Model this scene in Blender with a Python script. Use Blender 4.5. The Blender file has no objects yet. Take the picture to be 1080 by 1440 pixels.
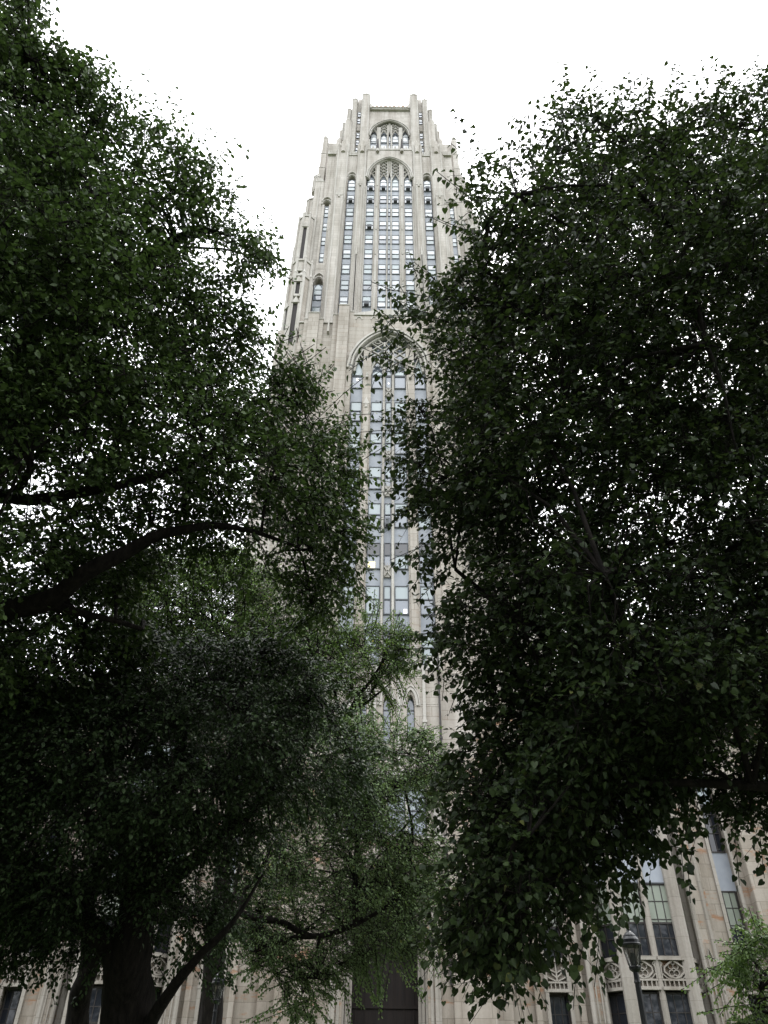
import bpy, math, random
import numpy as np
from mathutils import Vector, Matrix, noise as mnoise

# ------------------------------------------------------------------ camera, sky, sun, exposure
SC = bpy.context.scene
PITCH = math.radians(38.4); FPX = 1040.0; ROLL = math.radians(0.6); EYE = 1.6
cam = bpy.data.cameras.new('camera'); camo = bpy.data.objects.new('camera', cam)
SC.collection.objects.link(camo)
cam.sensor_fit = 'VERTICAL'; cam.sensor_height = 36.0; cam.lens = 36.0 * FPX / 1440.0
cam.clip_start = 0.1; cam.clip_end = 3000
FWD = Vector((0, math.cos(PITCH), math.sin(PITCH))); UPV = Vector((0, -math.sin(PITCH), math.cos(PITCH))); RGT = Vector((1, 0, 0))
camo.location = (0, 0, EYE)
r_ = RGT * math.cos(ROLL) + UPV * math.sin(ROLL); u_ = -RGT * math.sin(ROLL) + UPV * math.cos(ROLL)
camo.rotation_euler = Matrix((r_, u_, -FWD)).transposed().to_euler()
SC.camera = camo

SUN_EL, SUN_AZ = math.radians(52), math.radians(25)      # behind the tower, to its right
W = bpy.data.worlds.new('World'); SC.world = W; W.use_nodes = True
wn = W.node_tree; wn.nodes.clear()
wo = wn.nodes.new('ShaderNodeOutputWorld'); bg = wn.nodes.new('ShaderNodeBackground')
sky = wn.nodes.new('ShaderNodeTexSky'); sky.sky_type = 'NISHITA'; sky.sun_disc = False
sky.sun_elevation = SUN_EL; sky.sun_rotation = SUN_AZ; sky.air_density = 1.0; sky.dust_density = 4.0
# overcast veil: bright even cloud mixed over the blue sky
ov = wn.nodes.new('ShaderNodeValToRGB'); ov.color_ramp.elements[0].position = 0.0; ov.color_ramp.elements[1].position = 0.75
ov.color_ramp.elements[0].color = (4.5, 4.7, 5.1, 1); ov.color_ramp.elements[1].color = (20.5, 20.8, 21.4, 1)
tcw = wn.nodes.new('ShaderNodeTexCoord'); sx = wn.nodes.new('ShaderNodeSeparateXYZ')
cln = wn.nodes.new('ShaderNodeTexNoise'); cln.inputs['Scale'].default_value = 2.2; cln.inputs['Detail'].default_value = 4
clm = wn.nodes.new('ShaderNodeMath'); clm.operation = 'MULTIPLY_ADD'; clm.inputs[1].default_value = 0.22; 
mx = wn.nodes.new('ShaderNodeMix'); mx.data_type = 'RGBA'; mx.inputs['Factor'].default_value = 0.92
L = wn.links.new
L(tcw.outputs['Generated'], sx.inputs[0]); L(tcw.outputs['Generated'], cln.inputs['Vector'])
L(cln.outputs['Fac'], clm.inputs[0]); L(sx.outputs['Z'], clm.inputs[2]); L(clm.outputs[0], ov.inputs[0])
L(sky.outputs[0], mx.inputs[6]); L(ov.outputs[0], mx.inputs[7]); L(mx.outputs[2], bg.inputs[0])
bg.inputs[1].default_value = 0.172
L(bg.outputs[0], wo.inputs[0])
sl = bpy.data.lights.new('sun', 'SUN'); sl.energy = 0.9; sl.angle = math.radians(14); sl.color = (1, .95, .88)
so = bpy.data.objects.new('sun', sl); SC.collection.objects.link(so)
sd = Vector((math.sin(SUN_AZ) * math.cos(SUN_EL), math.cos(SUN_AZ) * math.cos(SUN_EL), math.sin(SUN_EL)))
so.rotation_euler = sd.to_track_quat('Z', 'Y').to_euler()
SC.view_settings.view_transform = 'Standard'; SC.view_settings.look = 'None'
SC.view_settings.exposure = 0.14; SC.view_settings.gamma = 1.0
SC.cycles.max_bounces = 6; SC.cycles.diffuse_bounces = 3; SC.cycles.transmission_bounces = 3; SC.cycles.glossy_bounces = 3
SC.cycles.transparent_max_bounces = 4
SC.cycles.use_denoising = True

rnd = random.Random(7); rng = np.random.default_rng(11)

# ------------------------------------------------------------------ materials
def mat(name, col, rough=.8, spec=.3, metal=0.0):
    m = bpy.data.materials.new(name); m.use_nodes = True
    b = m.node_tree.nodes['Principled BSDF']
    b.inputs['Base Color'].default_value = (*col, 1); b.inputs['Roughness'].default_value = rough
    b.inputs['Specular IOR Level'].default_value = spec; b.inputs['Metallic'].default_value = metal
    return m, m.node_tree, b
def ramp(t, stops):
    n = t.nodes.new('ShaderNodeValToRGB'); cr = n.color_ramp
    while len(cr.elements) < len(stops): cr.elements.new(.5)
    for e, (p, c) in zip(cr.elements, stops): e.position = p; e.color = (*c, 1) if len(c) == 3 else c
    return n
def mixc(t, kind, fac, a, b):
    n = t.nodes.new('ShaderNodeMix'); n.data_type = 'RGBA'; n.blend_type = kind
    if isinstance(fac, (int, float)): n.inputs['Factor'].default_value = fac
    else: t.links.new(fac, n.inputs['Factor'])
    for s, v in ((6, a), (7, b)):
        if isinstance(v, tuple): n.inputs[s].default_value = (*v, 1)
        else: t.links.new(v, n.inputs[s])
    return n.outputs[2]
def noise_node(t, vec, scale, detail=4, rough=.55):
    n = t.nodes.new('ShaderNodeTexNoise'); n.inputs['Scale'].default_value = scale
    n.inputs['Detail'].default_value = detail; n.inputs['Roughness'].default_value = rough
    t.links.new(vec, n.inputs['Vector']); return n.outputs['Fac']

def limestone(name, light, dark, bw, bh, mortar, rust):
    """ashlar limestone: blocks of varied tone, pale joints, vertical weather streaks, rusty blotches"""
    m, t, b = mat(name, light, .88, .2)
    tc = t.nodes.new('ShaderNodeTexCoord'); s = t.nodes.new('ShaderNodeSeparateXYZ'); t.links.new(tc.outputs['Object'], s.inputs[0])
    ad = t.nodes.new('ShaderNodeMath'); t.links.new(s.outputs[0], ad.inputs[0]); t.links.new(s.outputs[1], ad.inputs[1])
    cb = t.nodes.new('ShaderNodeCombineXYZ'); t.links.new(ad.outputs[0], cb.inputs[0]); t.links.new(s.outputs[2], cb.inputs[1])
    br = t.nodes.new('ShaderNodeTexBrick'); t.links.new(cb.outputs[0], br.inputs['Vector'])
    br.inputs['Scale'].default_value = 1.0; br.inputs['Brick Width'].default_value = bw; br.inputs['Row Height'].default_value = bh
    br.inputs['Mortar Size'].default_value = mortar; br.inputs['Mortar Smooth'].default_value = .3
    br.offset_frequency = 2; br.squash = 1.35; br.squash_frequency = 3
    br.inputs['Color1'].default_value = (*light, 1); br.inputs['Color2'].default_value = (*dark, 1)
    br.inputs['Mortar'].default_value = (light[0] * .62, light[1] * .6, light[2] * .57, 1); br.inputs['Bias'].default_value = -.15
    # streaks
    mp = t.nodes.new('ShaderNodeMapping'); mp.inputs['Scale'].default_value = (1.6, 1.6, .09); t.links.new(tc.outputs['Object'], mp.inputs[0])
    st = ramp(t, [(.42, (1, 1, 1)), (.75, (.62, .59, .56))]); t.links.new(noise_node(t, mp.outputs[0], 1.0, 6, .6), st.inputs[0])
    c = mixc(t, 'MULTIPLY', .92, br.outputs['Color'], st.outputs[0])
    cl = ramp(t, [(.35, (.90, .89, .86)), (.65, (1.05, 1.04, 1.03))]); t.links.new(noise_node(t, tc.outputs['Object'], .35, 5), cl.inputs[0])
    c = mixc(t, 'MULTIPLY', 1.0, c, cl.outputs[0])
    fg = ramp(t, [(.3, (.86, .86, .85)), (.7, (1.06, 1.06, 1.06))]); t.links.new(noise_node(t, tc.outputs['Object'], 7, 6, .7), fg.inputs[0])
    c = mixc(t, 'MULTIPLY', .8, c, fg.outputs[0])
    if rust:
        mr = t.nodes.new('ShaderNodeMapping'); mr.inputs['Scale'].default_value = (.55, .55, 1.5); mr.inputs['Location'].default_value = (3.1, 0, 1.7)
        t.links.new(tc.outputs['Object'], mr.inputs[0])
        rm = ramp(t, [(.565, (0, 0, 0)), (.64, (1, 1, 1))]); t.links.new(noise_node(t, mr.outputs[0], 1.0, 7, .68), rm.inputs[0])
        rf = t.nodes.new('ShaderNodeMath'); rf.operation = 'MULTIPLY'; rf.inputs[1].default_value = rust; t.links.new(rm.outputs[0], rf.inputs[0])
        c = mixc(t, 'MIX', rf.outputs[0], c, (.30, .17, .10))
    t.links.new(c, b.inputs['Base Color'])
    bp = t.nodes.new('ShaderNodeBump'); bp.inputs['Strength'].default_value = .35; bp.inputs['Distance'].default_value = .03
    sb = t.nodes.new('ShaderNodeMath'); sb.operation = 'SUBTRACT'
    t.links.new(noise_node(t, tc.outputs['Object'], 9, 6, .7), sb.inputs[0]); t.links.new(br.outputs['Fac'], sb.inputs[1])
    t.links.new(sb.outputs[0], bp.inputs['Height']); t.links.new(bp.outputs[0], b.inputs['Normal'])
    return m
M = {}
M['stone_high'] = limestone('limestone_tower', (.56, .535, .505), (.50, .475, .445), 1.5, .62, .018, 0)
M['stone_mid'] = limestone('limestone_mid', (.47, .44, .405), (.40, .37, .335), 1.5, .62, .02, .12)  # a step darker than the tower stone, grading towards the painted base shade
M['stone_low'] = limestone('limestone_base_shaded', (.37, .335, .295), (.28, .245, .205), 1.45, .66, .014, .85)  # colour also holds the tree shade at the foot, besides dirt and rust
M['carved'] = limestone('carved_stone', (.53, .515, .49), (.50, .485, .46), 3.0, .9, .008, 0)
M['carved_low'] = limestone('carved_stone_base_shaded', (.36, .335, .305), (.32, .30, .27), 3.0, .9, .008, .0)  # carved stone toned down to match the shade painted into the base

def spandrel_mat():
    m, t, b = mat('aluminium_spandrel', (.32, .345, .385), .45, .4, .0)
    tc = t.nodes.new('ShaderNodeTexCoord')
    r = ramp(t, [(.3, (.29, .32, .365)), (.7, (.37, .395, .435))]); t.links.new(noise_node(t, tc.outputs['Object'], 1.3, 6), r.inputs[0])
    t.links.new(r.outputs[0], b.inputs['Base Color']); return m
M['spandrel'] = spandrel_mat()
def glass_mat(name, col, rough=.06, spec=.9, var=.25):
    m, t, b = mat(name, col, rough, spec)
    b.inputs['Coat Weight'].default_value = .5; b.inputs['Coat Roughness'].default_value = .03
    oi = t.nodes.new('ShaderNodeNewGeometry')
    r = ramp(t, [(0, tuple(c * (1 - var) for c in col)), (1, tuple(min(1, c * (1 + var)) for c in col))]); t.links.new(oi.outputs['Random Per Island'], r.inputs[0])
    t.links.new(r.outputs[0], b.inputs['Base Color'])
    tc = t.nodes.new('ShaderNodeTexCoord')
    bp = t.nodes.new('ShaderNodeBump'); bp.inputs['Strength'].default_value = .06; bp.inputs['Distance'].default_value = .05
    t.links.new(noise_node(t, tc.outputs['Object'], .8, 2), bp.inputs['Height']); t.links.new(bp.outputs[0], b.inputs['Normal'])
    return m
M['glass'] = glass_mat('window_glass', (.02, .023, .03), spec=.6)
M['glass_mid'] = glass_mat('window_glass_grey', (.17, .20, .245), var=.35)
M['blind'] = glass_mat('glass_over_blind', (.60, .63, .66), .3, .5, .12)
M['blind_green'] = glass_mat('glass_over_green_blind', (.26, .29, .24), .3, .4, .1)
M['blind_grey'] = glass_mat('glass_over_grey_blind', (.36, .42, .44), .3, .5, .12)
M['frame'] = mat('window_frame_metal', (.13, .14, .155), .5)[0]
M['frame_dark'] = mat('window_frame_dark', (.045, .04, .038), .5)[0]
M['slot_shade_bronze'] = mat('dark_slot_shade_bronze', (.05, .045, .045), .8)[0]  # flat dark tone for the shade inside deep slots; also colours the bronze finials
M['ac'] = mat('air_conditioner_metal', (.10, .10, .11), .6)[0]
M['iron'] = mat('black_iron', (.012, .013, .016), .35, .5)[0]
M['merlon_brown'] = mat('warm_brown_merlon', (.36, .24, .17), .8)[0]  # plain warm brown of the crown merlons
def lit_mat():
    m, t, b = mat('lit_ceiling_light', (.9, .8, .5), .5)
    b.inputs['Emission Color'].default_value = (1, .86, .42, 1); b.inputs['Emission Strength'].default_value = 1.1; return m
M['lit'] = lit_mat()
def lit2():
    m, t, b = mat('lit_office_light', (.9, .9, .9), .5)
    b.inputs['Emission Color'].default_value = (1, .97, .94, 1); b.inputs['Emission Strength'].default_value = 1.2; return m
M['lit2'] = lit2()
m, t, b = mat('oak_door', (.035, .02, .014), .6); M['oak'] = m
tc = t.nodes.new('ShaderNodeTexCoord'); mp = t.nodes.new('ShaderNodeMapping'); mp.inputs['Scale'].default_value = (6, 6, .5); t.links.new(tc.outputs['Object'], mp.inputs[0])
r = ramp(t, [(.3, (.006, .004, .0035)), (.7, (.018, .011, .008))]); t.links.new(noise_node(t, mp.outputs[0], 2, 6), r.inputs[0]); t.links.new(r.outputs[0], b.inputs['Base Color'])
m, t, b = mat('lantern_glass', (.16, .16, .14), .12, .5); M['lantern_glass'] = m
b.inputs['Transmission Weight'].default_value = .85; b.inputs['Alpha'].default_value = .75

def leaf_mat(name, c0, c1, trans=.25, tcol=(.10, .18, .03), rare=None):
    m = bpy.data.materials.new(name); m.use_nodes = True; t = m.node_tree; b = t.nodes['Principled BSDF']; out = t.nodes['Material Output']
    g = t.nodes.new('ShaderNodeNewGeometry')
    st = [(0, c0), (.9, c1)] + ([(.985, c1), (1.0, rare)] if rare else [])
    r = ramp(t, st); t.links.new(g.outputs['Random Per Island'], r.inputs[0])
    t.links.new(r.outputs[0], b.inputs['Base Color'])
    b.inputs['Roughness'].default_value = .45; b.inputs['Specular IOR Level'].default_value = .15
    tr = t.nodes.new('ShaderNodeBsdfTranslucent'); tr.inputs[0].default_value = (*tcol, 1)
    ms = t.nodes.new('ShaderNodeMixShader'); ms.inputs[0].default_value = trans
    t.links.new(b.outputs[0], ms.inputs[1]); t.links.new(tr.outputs[0], ms.inputs[2]); t.links.new(ms.outputs[0], out.inputs[0])
    return m
def bark_mat(name, c0, c1):
    m, t, b = mat(name, c0, .95, .15)
    tc = t.nodes.new('ShaderNodeTexCoord'); mp = t.nodes.new('ShaderNodeMapping'); mp.inputs['Scale'].default_value = (9, 9, 1.6); t.links.new(tc.outputs['Object'], mp.inputs[0])
    f = noise_node(t, mp.outputs[0], 1.5, 8, .7); r = ramp(t, [(.35, c0), (.65, c1)]); t.links.new(f, r.inputs[0]); t.links.new(r.outputs[0], b.inputs['Base Color'])
    bp = t.nodes.new('ShaderNodeBump'); bp.inputs['Strength'].default_value = .9; bp.inputs['Distance'].default_value = .05
    t.links.new(f, bp.inputs['Height']); t.links.new(bp.outputs[0], b.inputs['Normal']); return m
M['bark'] = bark_mat('dark_bark', (.008, .007, .0065), (.026, .022, .019))

# ------------------------------------------------------------------ mesh helpers
class MB:
    def __init__(s): s.v = []; s.f = []; s.mi = []; s.mats = []
    def m(s, name):
        if name not in s.mats: s.mats.append(name)
        return s.mats.index(name)
    def add(s, vs, fs, mt):
        o = len(s.v); s.v += [tuple(v) for v in vs]; k = s.m(mt)
        for f in fs: s.f.append([i + o for i in f]); s.mi.append(k)
    def box(s, x0, x1, y0, y1, z0, z1, mt, bev=0):
        vs = [(x0, y0, z0), (x1, y0, z0), (x1, y1, z0), (x0, y1, z0), (x0, y0, z1), (x1, y0, z1), (x1, y1, z1), (x0, y1, z1)]
        s.add(vs, [(0, 3, 2, 1), (4, 5, 6, 7), (0, 1, 5, 4), (1, 2, 6, 5), (2, 3, 7, 6), (3, 0, 4, 7)], mt)
    def prism(s, pts, z0, z1, mt, top=None):
        """vertical prism over plan points (counter-clockwise from above); top = scaled apex size or None"""
        n = len(pts); cx = sum(p[0] for p in pts) / n; cy = sum(p[1] for p in pts) / n
        vs = [(x, y, z0) for x, y in pts] + [((x - cx) * (1 if top is None else top) + cx, (y - cy) * (1 if top is None else top) + cy, z1) for x, y in pts]
        s.add(vs, [tuple(range(n))[::-1], tuple(range(n, 2 * n))] + [(i, (i + 1) % n, (i + 1) % n + n, i + n) for i in range(n)], mt)
    def face(s, pts, y0, y1, mt):
        """polygon in the x-z plane, thickened from y0 (front) to y1"""
        n = len(pts); vs = [(x, y0, z) for x, z in pts] + [(x, y1, z) for x, z in pts]
        s.add(vs, [tuple(range(n)), tuple(range(n, 2 * n))[::-1]] + [((i + 1) % n, i, i + n, (i + 1) % n + n) for i in range(n)], mt)
    def bar(s, pts, w, y0, y1, mt, closed=False):
        """square bar following a polyline in the x-z plane"""
        n = len(pts); P = [Vector(p) for p in pts]; vs = []
        for i in range(n):
            a = P[(i - 1) % n] if (i or closed) else P[0]; b = P[(i + 1) % n] if (i < n - 1 or closed) else P[-1]
            d = (b - a); d = d.normalized() if d.length > 1e-6 else Vector((1, 0)); q = Vector((-d[1], d[0])) * w * .5
            for e in (P[i] + q, P[i] - q):
                vs += [(e[0], y0, e[1]), (e[0], y1, e[1])]
        fs = []
        for i in range(n if closed else n - 1):
            a = 4 * i; c = 4 * ((i + 1) % n)
            fs += [(a, c, c + 2, a + 2), (a + 1, a + 3, c + 3, c + 1), (a, a + 1, c + 1, c), (a + 2, c + 2, c + 3, a + 3)]
        if not closed: fs += [(0, 2, 3, 1), (4 * n - 4, 4 * n - 3, 4 * n - 1, 4 * n - 2)]
        s.add(vs, fs, mt)
    def build(s, name, parent=None, loc=(0, 0, 0), bevel=0):
        me = bpy.data.meshes.new(name); off = Vector(loc)
        me.from_pydata([tuple(Vector(v) - off) for v in s.v], [], s.f)
        for k in s.mats: me.materials.append(M[k])
        me.polygons.foreach_set('material_index', s.mi); me.update()
        o = bpy.data.objects.new(name, me); SC.collection.objects.link(o)
        if parent is not None: o.parent = parent
        o.location = off
        if bevel:
            bv = o.modifiers.new('bevel', 'BEVEL'); bv.width = bevel; bv.segments = 1; bv.limit_method = 'ANGLE'
        return o
def empty(name, loc, label, cat, group=None):
    o = bpy.data.objects.new(name, None); SC.collection.objects.link(o); o.location = loc
    o['label'] = label; o['category'] = cat
    if group: o['group'] = group
    return o
def archpts(x0, x1, zs, za, n=10, p=1.0):
    """pointed arch from (x0,zs) over the apex to (x1,zs)"""
    xc = (x0 + x1) / 2; out = []
    for i in range(n + 1):
        t = i / n; f = .86 * math.sqrt(max(0, 1 - (1 - t) ** 2)) + .14 * t
        out.append((x0 + (xc - x0) * t, zs + (za - zs) * f))
    return out + [(x1 - (q[0] - x0), q[1]) for q in out[-2::-1]]
def header(mb, x0, x1, zs, za, zt, y0, y1, mt, n=10):
    """wall piece above a pointed opening"""
    a = archpts(x0, x1, zs, za, n)
    mb.face([(x0, zt)] + [(x0, zs)] + a[1:n + 1] + [(a[n][0], zt)], y0, y1, mt)
    mb.face([(a[n][0], zt)] + a[n:-1] + [(x1, zs)] + [(x1, zt)], y0, y1, mt)
def gable(mb, x0, x1, y0, y1, z0, h, mt):
    """small gabled cap running back from the front"""
    xc = (x0 + x1) / 2
    mb.add([(x0, y0, z0), (x1, y0, z0), (xc, y0, z0 + h), (x0, y1, z0), (x1, y1, z0), (xc, y1, z0 + h)],
           [(0, 1, 2), (5, 4, 3), (0, 2, 5, 3), (2, 1, 4, 5), (0, 3, 4, 1)], mt)
def buttress(mb, x0, x1, y0, yb, z0, z1, mt, cap=1.0):
    """pier with two stepped shoulders and a gabled head"""
    mb.box(x0, x1, y0, yb, z0, z1, mt); e = (x1 - x0) * .12
    gable(mb, x0 - .0, x1 + .0, y0 - .06, yb, z1, cap, mt)
    # thin shafts on its front that make the moulded edges
    for xa in (x0 + e, x1 - e - .16):
        mb.box(xa, xa + .16, y0 - .13, y0, z0, z1 - .4, mt)

# ------------------------------------------------------------------ ground
XC = 0.3; XS = 1.0
def plain(name, mb, kind='structure'):
    o = mb.build(name); o['kind'] = kind; return o
m, t, b = mat('lawn_ground', (.05, .08, .03), .95); M['lawn'] = m
tc = t.nodes.new('ShaderNodeTexCoord'); r = ramp(t, [(.3, (.03, .05, .018)), (.6, (.06, .085, .03)), (.8, (.09, .075, .045))])
t.links.new(noise_node(t, tc.outputs['Object'], 1.2, 8), r.inputs[0]); t.links.new(r.outputs[0], b.inputs['Base Color'])
m, t, b = mat('path_concrete', (.22, .21, .19), .9); M['path'] = m
tc = t.nodes.new('ShaderNodeTexCoord'); r = ramp(t, [(.3, (.17, .16, .15)), (.7, (.25, .24, .22))]); t.links.new(noise_node(t, tc.outputs['Object'], 3, 8), r.inputs[0]); t.links.new(r.outputs[0], b.inputs['Base Color'])
g = MB(); g.add([(-900, -900, 0), (900, -900, 0), (900, 900, 0), (-900, 900, 0)], [(0, 1, 2, 3)], 'lawn'); plain('ground', g)
g = MB(); g.box(-2.2, 2.8, -30, 39.8, -.05, .03, 'path'); g.box(-26, 26, 39.8, 41.2, -.05, .034, 'path'); plain('path', g)

# ------------------------------------------------------------------ the tower
T = empty('skyscraper', (XC, 46, 0), 'tall pale limestone Gothic tower rising behind the trees, with stepped shoulders and arched window bays', 'tower')
def part(name, mb, bevel=0, label=None):
    # geometry is written in tower coordinates: x from the tower axis, y distance from the viewer, z height
    if XS != 1: mb.v = [(x * XS, y, z) for x, y, z in mb.v]
    o = mb.build(name); o.parent = T; o.matrix_parent_inverse = Matrix.Translation((-XC, -46, 0)); o.location = (XC, 0, 0)
    if bevel:
        bv = o.modifiers.new('bevel', 'BEVEL'); bv.width = bevel; bv.segments = 1; bv.limit_method = 'ANGLE'
    if label: o['label'] = label
    return o
def mirror(fn):
    for s in (-1, 1): fn(s)
def sx2(s, a, b): return (a, b) if s > 0 else (-b, -a)

WINS = []      # (size on screen, name, MB)
def proj(X, Y, Z):
    v = Vector((X + XC, Y, Z - EYE)); z = v.dot(FWD); a = v.dot(RGT) / z; c = v.dot(UPV) / z
    return 540 + FPX * a, 720 - FPX * c, z
def add_window(x0, x1, z0, z1, y, upper, lower=None, fr='frame', arch=0, split=.5, muntin=(0, 0), ac=None, lit=None, fw=.07):
    """sash window: frame, upper and lower panes, optional arch head, muntins, air conditioner, lamp"""
    w = MB(); zt = z1 - arch; xc = (x0 + x1) / 2; lower = lower or upper
    zm = z0 + (zt - z0) * (1 - split)
    w.box(x0, x1, y, y + .10, z0, z0 + fw, fr); w.box(x0, x0 + fw, y, y + .1, z0 + fw, zt, fr); w.box(x1 - fw, x1, y, y + .1, z0 + fw, zt, fr)
    w.box(x0 + fw, x1 - fw, y + .0, y + .1, zm - fw * .6, zm + fw * .6, fr)
    w.box(x0 + fw, x1 - fw, y, y + .1, zt - fw, zt, fr)
    P = MB()
    P.box(x0 + fw, x1 - fw, y + .05, y + .08, zm + fw * .6, zt - fw, upper)
    P.box(x0 + fw, x1 - fw, y + .075, y + .095, z0 + fw, zm - fw * .6, lower)
    if arch:
        a = archpts(x0 + .03, x1 - .03, zt, z1, 5); P.face(a, y + .04, y + .08, upper)
        w.bar(archpts(x0, x1, zt, z1, 5), fw, y, y + .1, fr)
    nx, nz = muntin
    for i in range(1, nx + 1):
        xx = x0 + (x1 - x0) * i / (nx + 1); w.box(xx - .02, xx + .02, y + .02, y + .07, z0 + fw, zt - fw, fr)
    for i in range(1, nz + 1):
        zz = z0 + (zt - z0) * i / (nz + 1)
        if abs(zz - zm) > .15: w.box(x0 + fw, x1 - fw, y + .025, y + .072, zz - .02, zz + .02, fr)
    extra = None
    if ac is not None:
        extra = ('air_conditioner', MB()); cw = (x1 - x0) * .27
        extra[1].box(xc - cw, xc + cw, y - .38, y + .04, z0 + .08, z0 + .62, ac)
        extra[1].box(xc - cw - .04, xc + cw + .04, y - .42, y - .38, z0 + .04, z0 + .66, 'frame')
        for i in range(4): extra[1].box(xc - cw * .85, xc + cw * .85, y - .435, y - .42, z0 + .14 + i * .12, z0 + .18 + i * .12, 'frame')
    if lit:
        lx, lz, lw, lh, lm = lit
        P.box(x0 + (x1 - x0) * lx, x0 + (x1 - x0) * (lx + lw), y + .035, y + .05, z0 + (z1 - z0) * lz, z0 + (z1 - z0) * (lz + lh), lm)
    px, py, zz = proj(xc, y, (z0 + z1) / 2)
    clear = (-60 < py < 1500) and ((py < 600 and 430 < px < 640) or (600 <= py < 900 and 495 < px < 612) or (py > 1150 and px > 755) or (960 < py < 1060 and 535 < px < 600) or (py > 1340 and px < 480))
    size = (x1 - x0) * (z1 - z0) / zz ** 2 * (1 if clear else .02)
    if XS != 1:
        for mm in (w, P): mm.v = [(x * XS, y, z) for x, y, z in mm.v]
    WINS.append((size, w, P, extra))

# --- lower shaft, front plane at 46 m
Y0 = 46.0
w = MB()
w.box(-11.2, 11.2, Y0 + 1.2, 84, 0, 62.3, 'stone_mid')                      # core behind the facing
for s in (-1, 1):
    a, b_ = sx2(s, 3.95, 8.9); w.box(a, b_, Y0 + .35, Y0 + 1.2, 0, 62.3, 'stone_mid')
    a, b_ = sx2(s, 8.9, 11.2); w.box(a, b_, Y0 + .9, Y0 + 1.2, 0, 60, 'stone_mid')
header(w, -3.95, 3.95, 55.2, 61.2, 63.3, Y0 + .0, Y0 + 1.2, 'stone_mid', 14)
part('wall', w, .03)
def lowpier(s):
    # flat pilasters of the shoulders with stepped tops
    for (xa, xb, yy, zt) in ((3.5, 4.0, Y0 - .02, 63.75), (4.0, 5.05, Y0 - .28, 64.5), (5.05, 5.6, Y0 + .1, 63.4), (6.55, 7.0, Y0 + .1, 62.7), (7.0, 8.05, Y0 - .12, 63.4), (8.05, 8.45, Y0 + .1, 62.7)):
        mb = MB(); a, b_ = sx2(s, xa, xb); mb.box(a, b_, yy, Y0 + 1.3, 0, zt, 'stone_mid')
        mb.box(a - .04, b_ + .04, yy - .06, Y0 + 1.34, zt, zt + .16, 'carved'); part('pilaster', mb, .02)
    mb = MB(); a, b_ = sx2(s, 5.6, 6.55); mb.box(a, b_, Y0 + .2, Y0 + 1.3, 62.3, 62.5, 'carved'); part('cornice', mb)
    mb = MB(); a, b_ = sx2(s, 8.45, 9.0); mb.box(a, b_, Y0 + .2, Y0 + 1.3, 62.3, 62.5, 'carved'); part('cornice', mb)
    mb = MB(); xx = s * 6.0; mb.prism([(xx - .1, Y0 - .1), (xx + .1, Y0 - .1), (xx + .1, Y0 + .34), (xx - .1, Y0 + .34)], 60.6, 62.6, 'carved', .5)
    part('gargoyle', mb)
mirror(lowpier)
# parapet above the big arch, slightly pointed, with carved blind arcade
mb = MB(); mb.face([(-3.5, 63.2), (3.5, 63.2), (3.5, 63.5), (0, 64.2), (-3.5, 63.5)], Y0 - .12, Y0 + 1.1, 'carved')
for i in range(9):
    x = -3.0 + i * .75
    if i % 2 == 0: mb.bar(archpts(x - .3, x + .3, 62.55, 62.95, 4), .08, Y0 - .08, Y0, 'carved')
part('parapet', mb)
# arch mouldings
mb = MB()
for (e, yy, w_) in ((.32, -.22, .2), (.02, -.12, .16), (-.3, .25, .18)):
    mb.bar(archpts(-3.55 - e, 3.55 + e, 55.2, 60.75 + e, 16), w_, Y0 + yy, Y0 + yy + .5, 'carved')
part('arch_moulding', mb)
LC = [(-3.45, -2.40), (-1.62, -.52), (-.30, .30), (.52, 1.62), (2.40, 3.45)]
def strip(x0, x1, z0, z1, y, mt='spandrel'):
    mb = MB(); mb.box(x0, x1, y, y + .12, z0, z1, mt)
    return part('spandrel_panel', mb)
for (a, b_) in LC: strip(a - .03, b_ + .03, 23.5, 55.5, Y0 + .75)
# piers and mullions between the light columns
for s in (-1, 1):
    mb = MB(); a, b_ = sx2(s, 1.62, 2.40); mb.box(a, b_, Y0 + .25, Y0 + .9, 23.5, 58.6, 'stone_mid')
    mb.box(a + .12, b_ - .12, Y0 + .02, Y0 + .25, 23.5, 50.5, 'stone_mid'); gable(mb, a + .08, b_ - .08, Y0, Y0 + .25, 50.5, .9, 'carved')
    for zz in range(26, 57, 4):
        mb.box(s * 2.01 - .12, s * 2.01 + .12, Y0 - .06, Y0 + .25, zz, zz + .35, 'carved'); gable(mb, s * 2.01 - .14, s * 2.01 + .14, Y0 - .08, Y0 + .2, zz + .35, .35, 'carved')
    part('pier', mb, .02)
    mb = MB(); a, b_ = sx2(s, .30, .52); mb.prism([(a, Y0 + .35), (b_, Y0 + .35), (b_, Y0 + .8), (a, Y0 + .8)], 23.5, 59.5, 'carved'); mb.box(a + .06, b_ - .06, Y0 + .24, Y0 + .36, 23.5, 59.4, 'carved')
    part('mullion', mb)
# carved bosses in the narrow central strip
for zz in (52.2, 44.3, 40.3, 32.4):
    mb = MB(); mb.box(-.28, .28, Y0 + .58, Y0 + .74, zz - .1, zz + .95, 'carved')
    mb.bar([(-.24, zz - .05), (.24, zz + .8)], .09, Y0 + .46, Y0 + .6, 'carved'); mb.bar([(.24, zz - .05), (-.24, zz + .8)], .09, Y0 + .46, Y0 + .6, 'carved')
    for xx in (-.2, -.02, .16): mb.box(xx, xx + .05, Y0 + .48, Y0 + .6, zz + .8, zz + 1.1, 'carved')
    part('carved_boss', mb)
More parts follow.
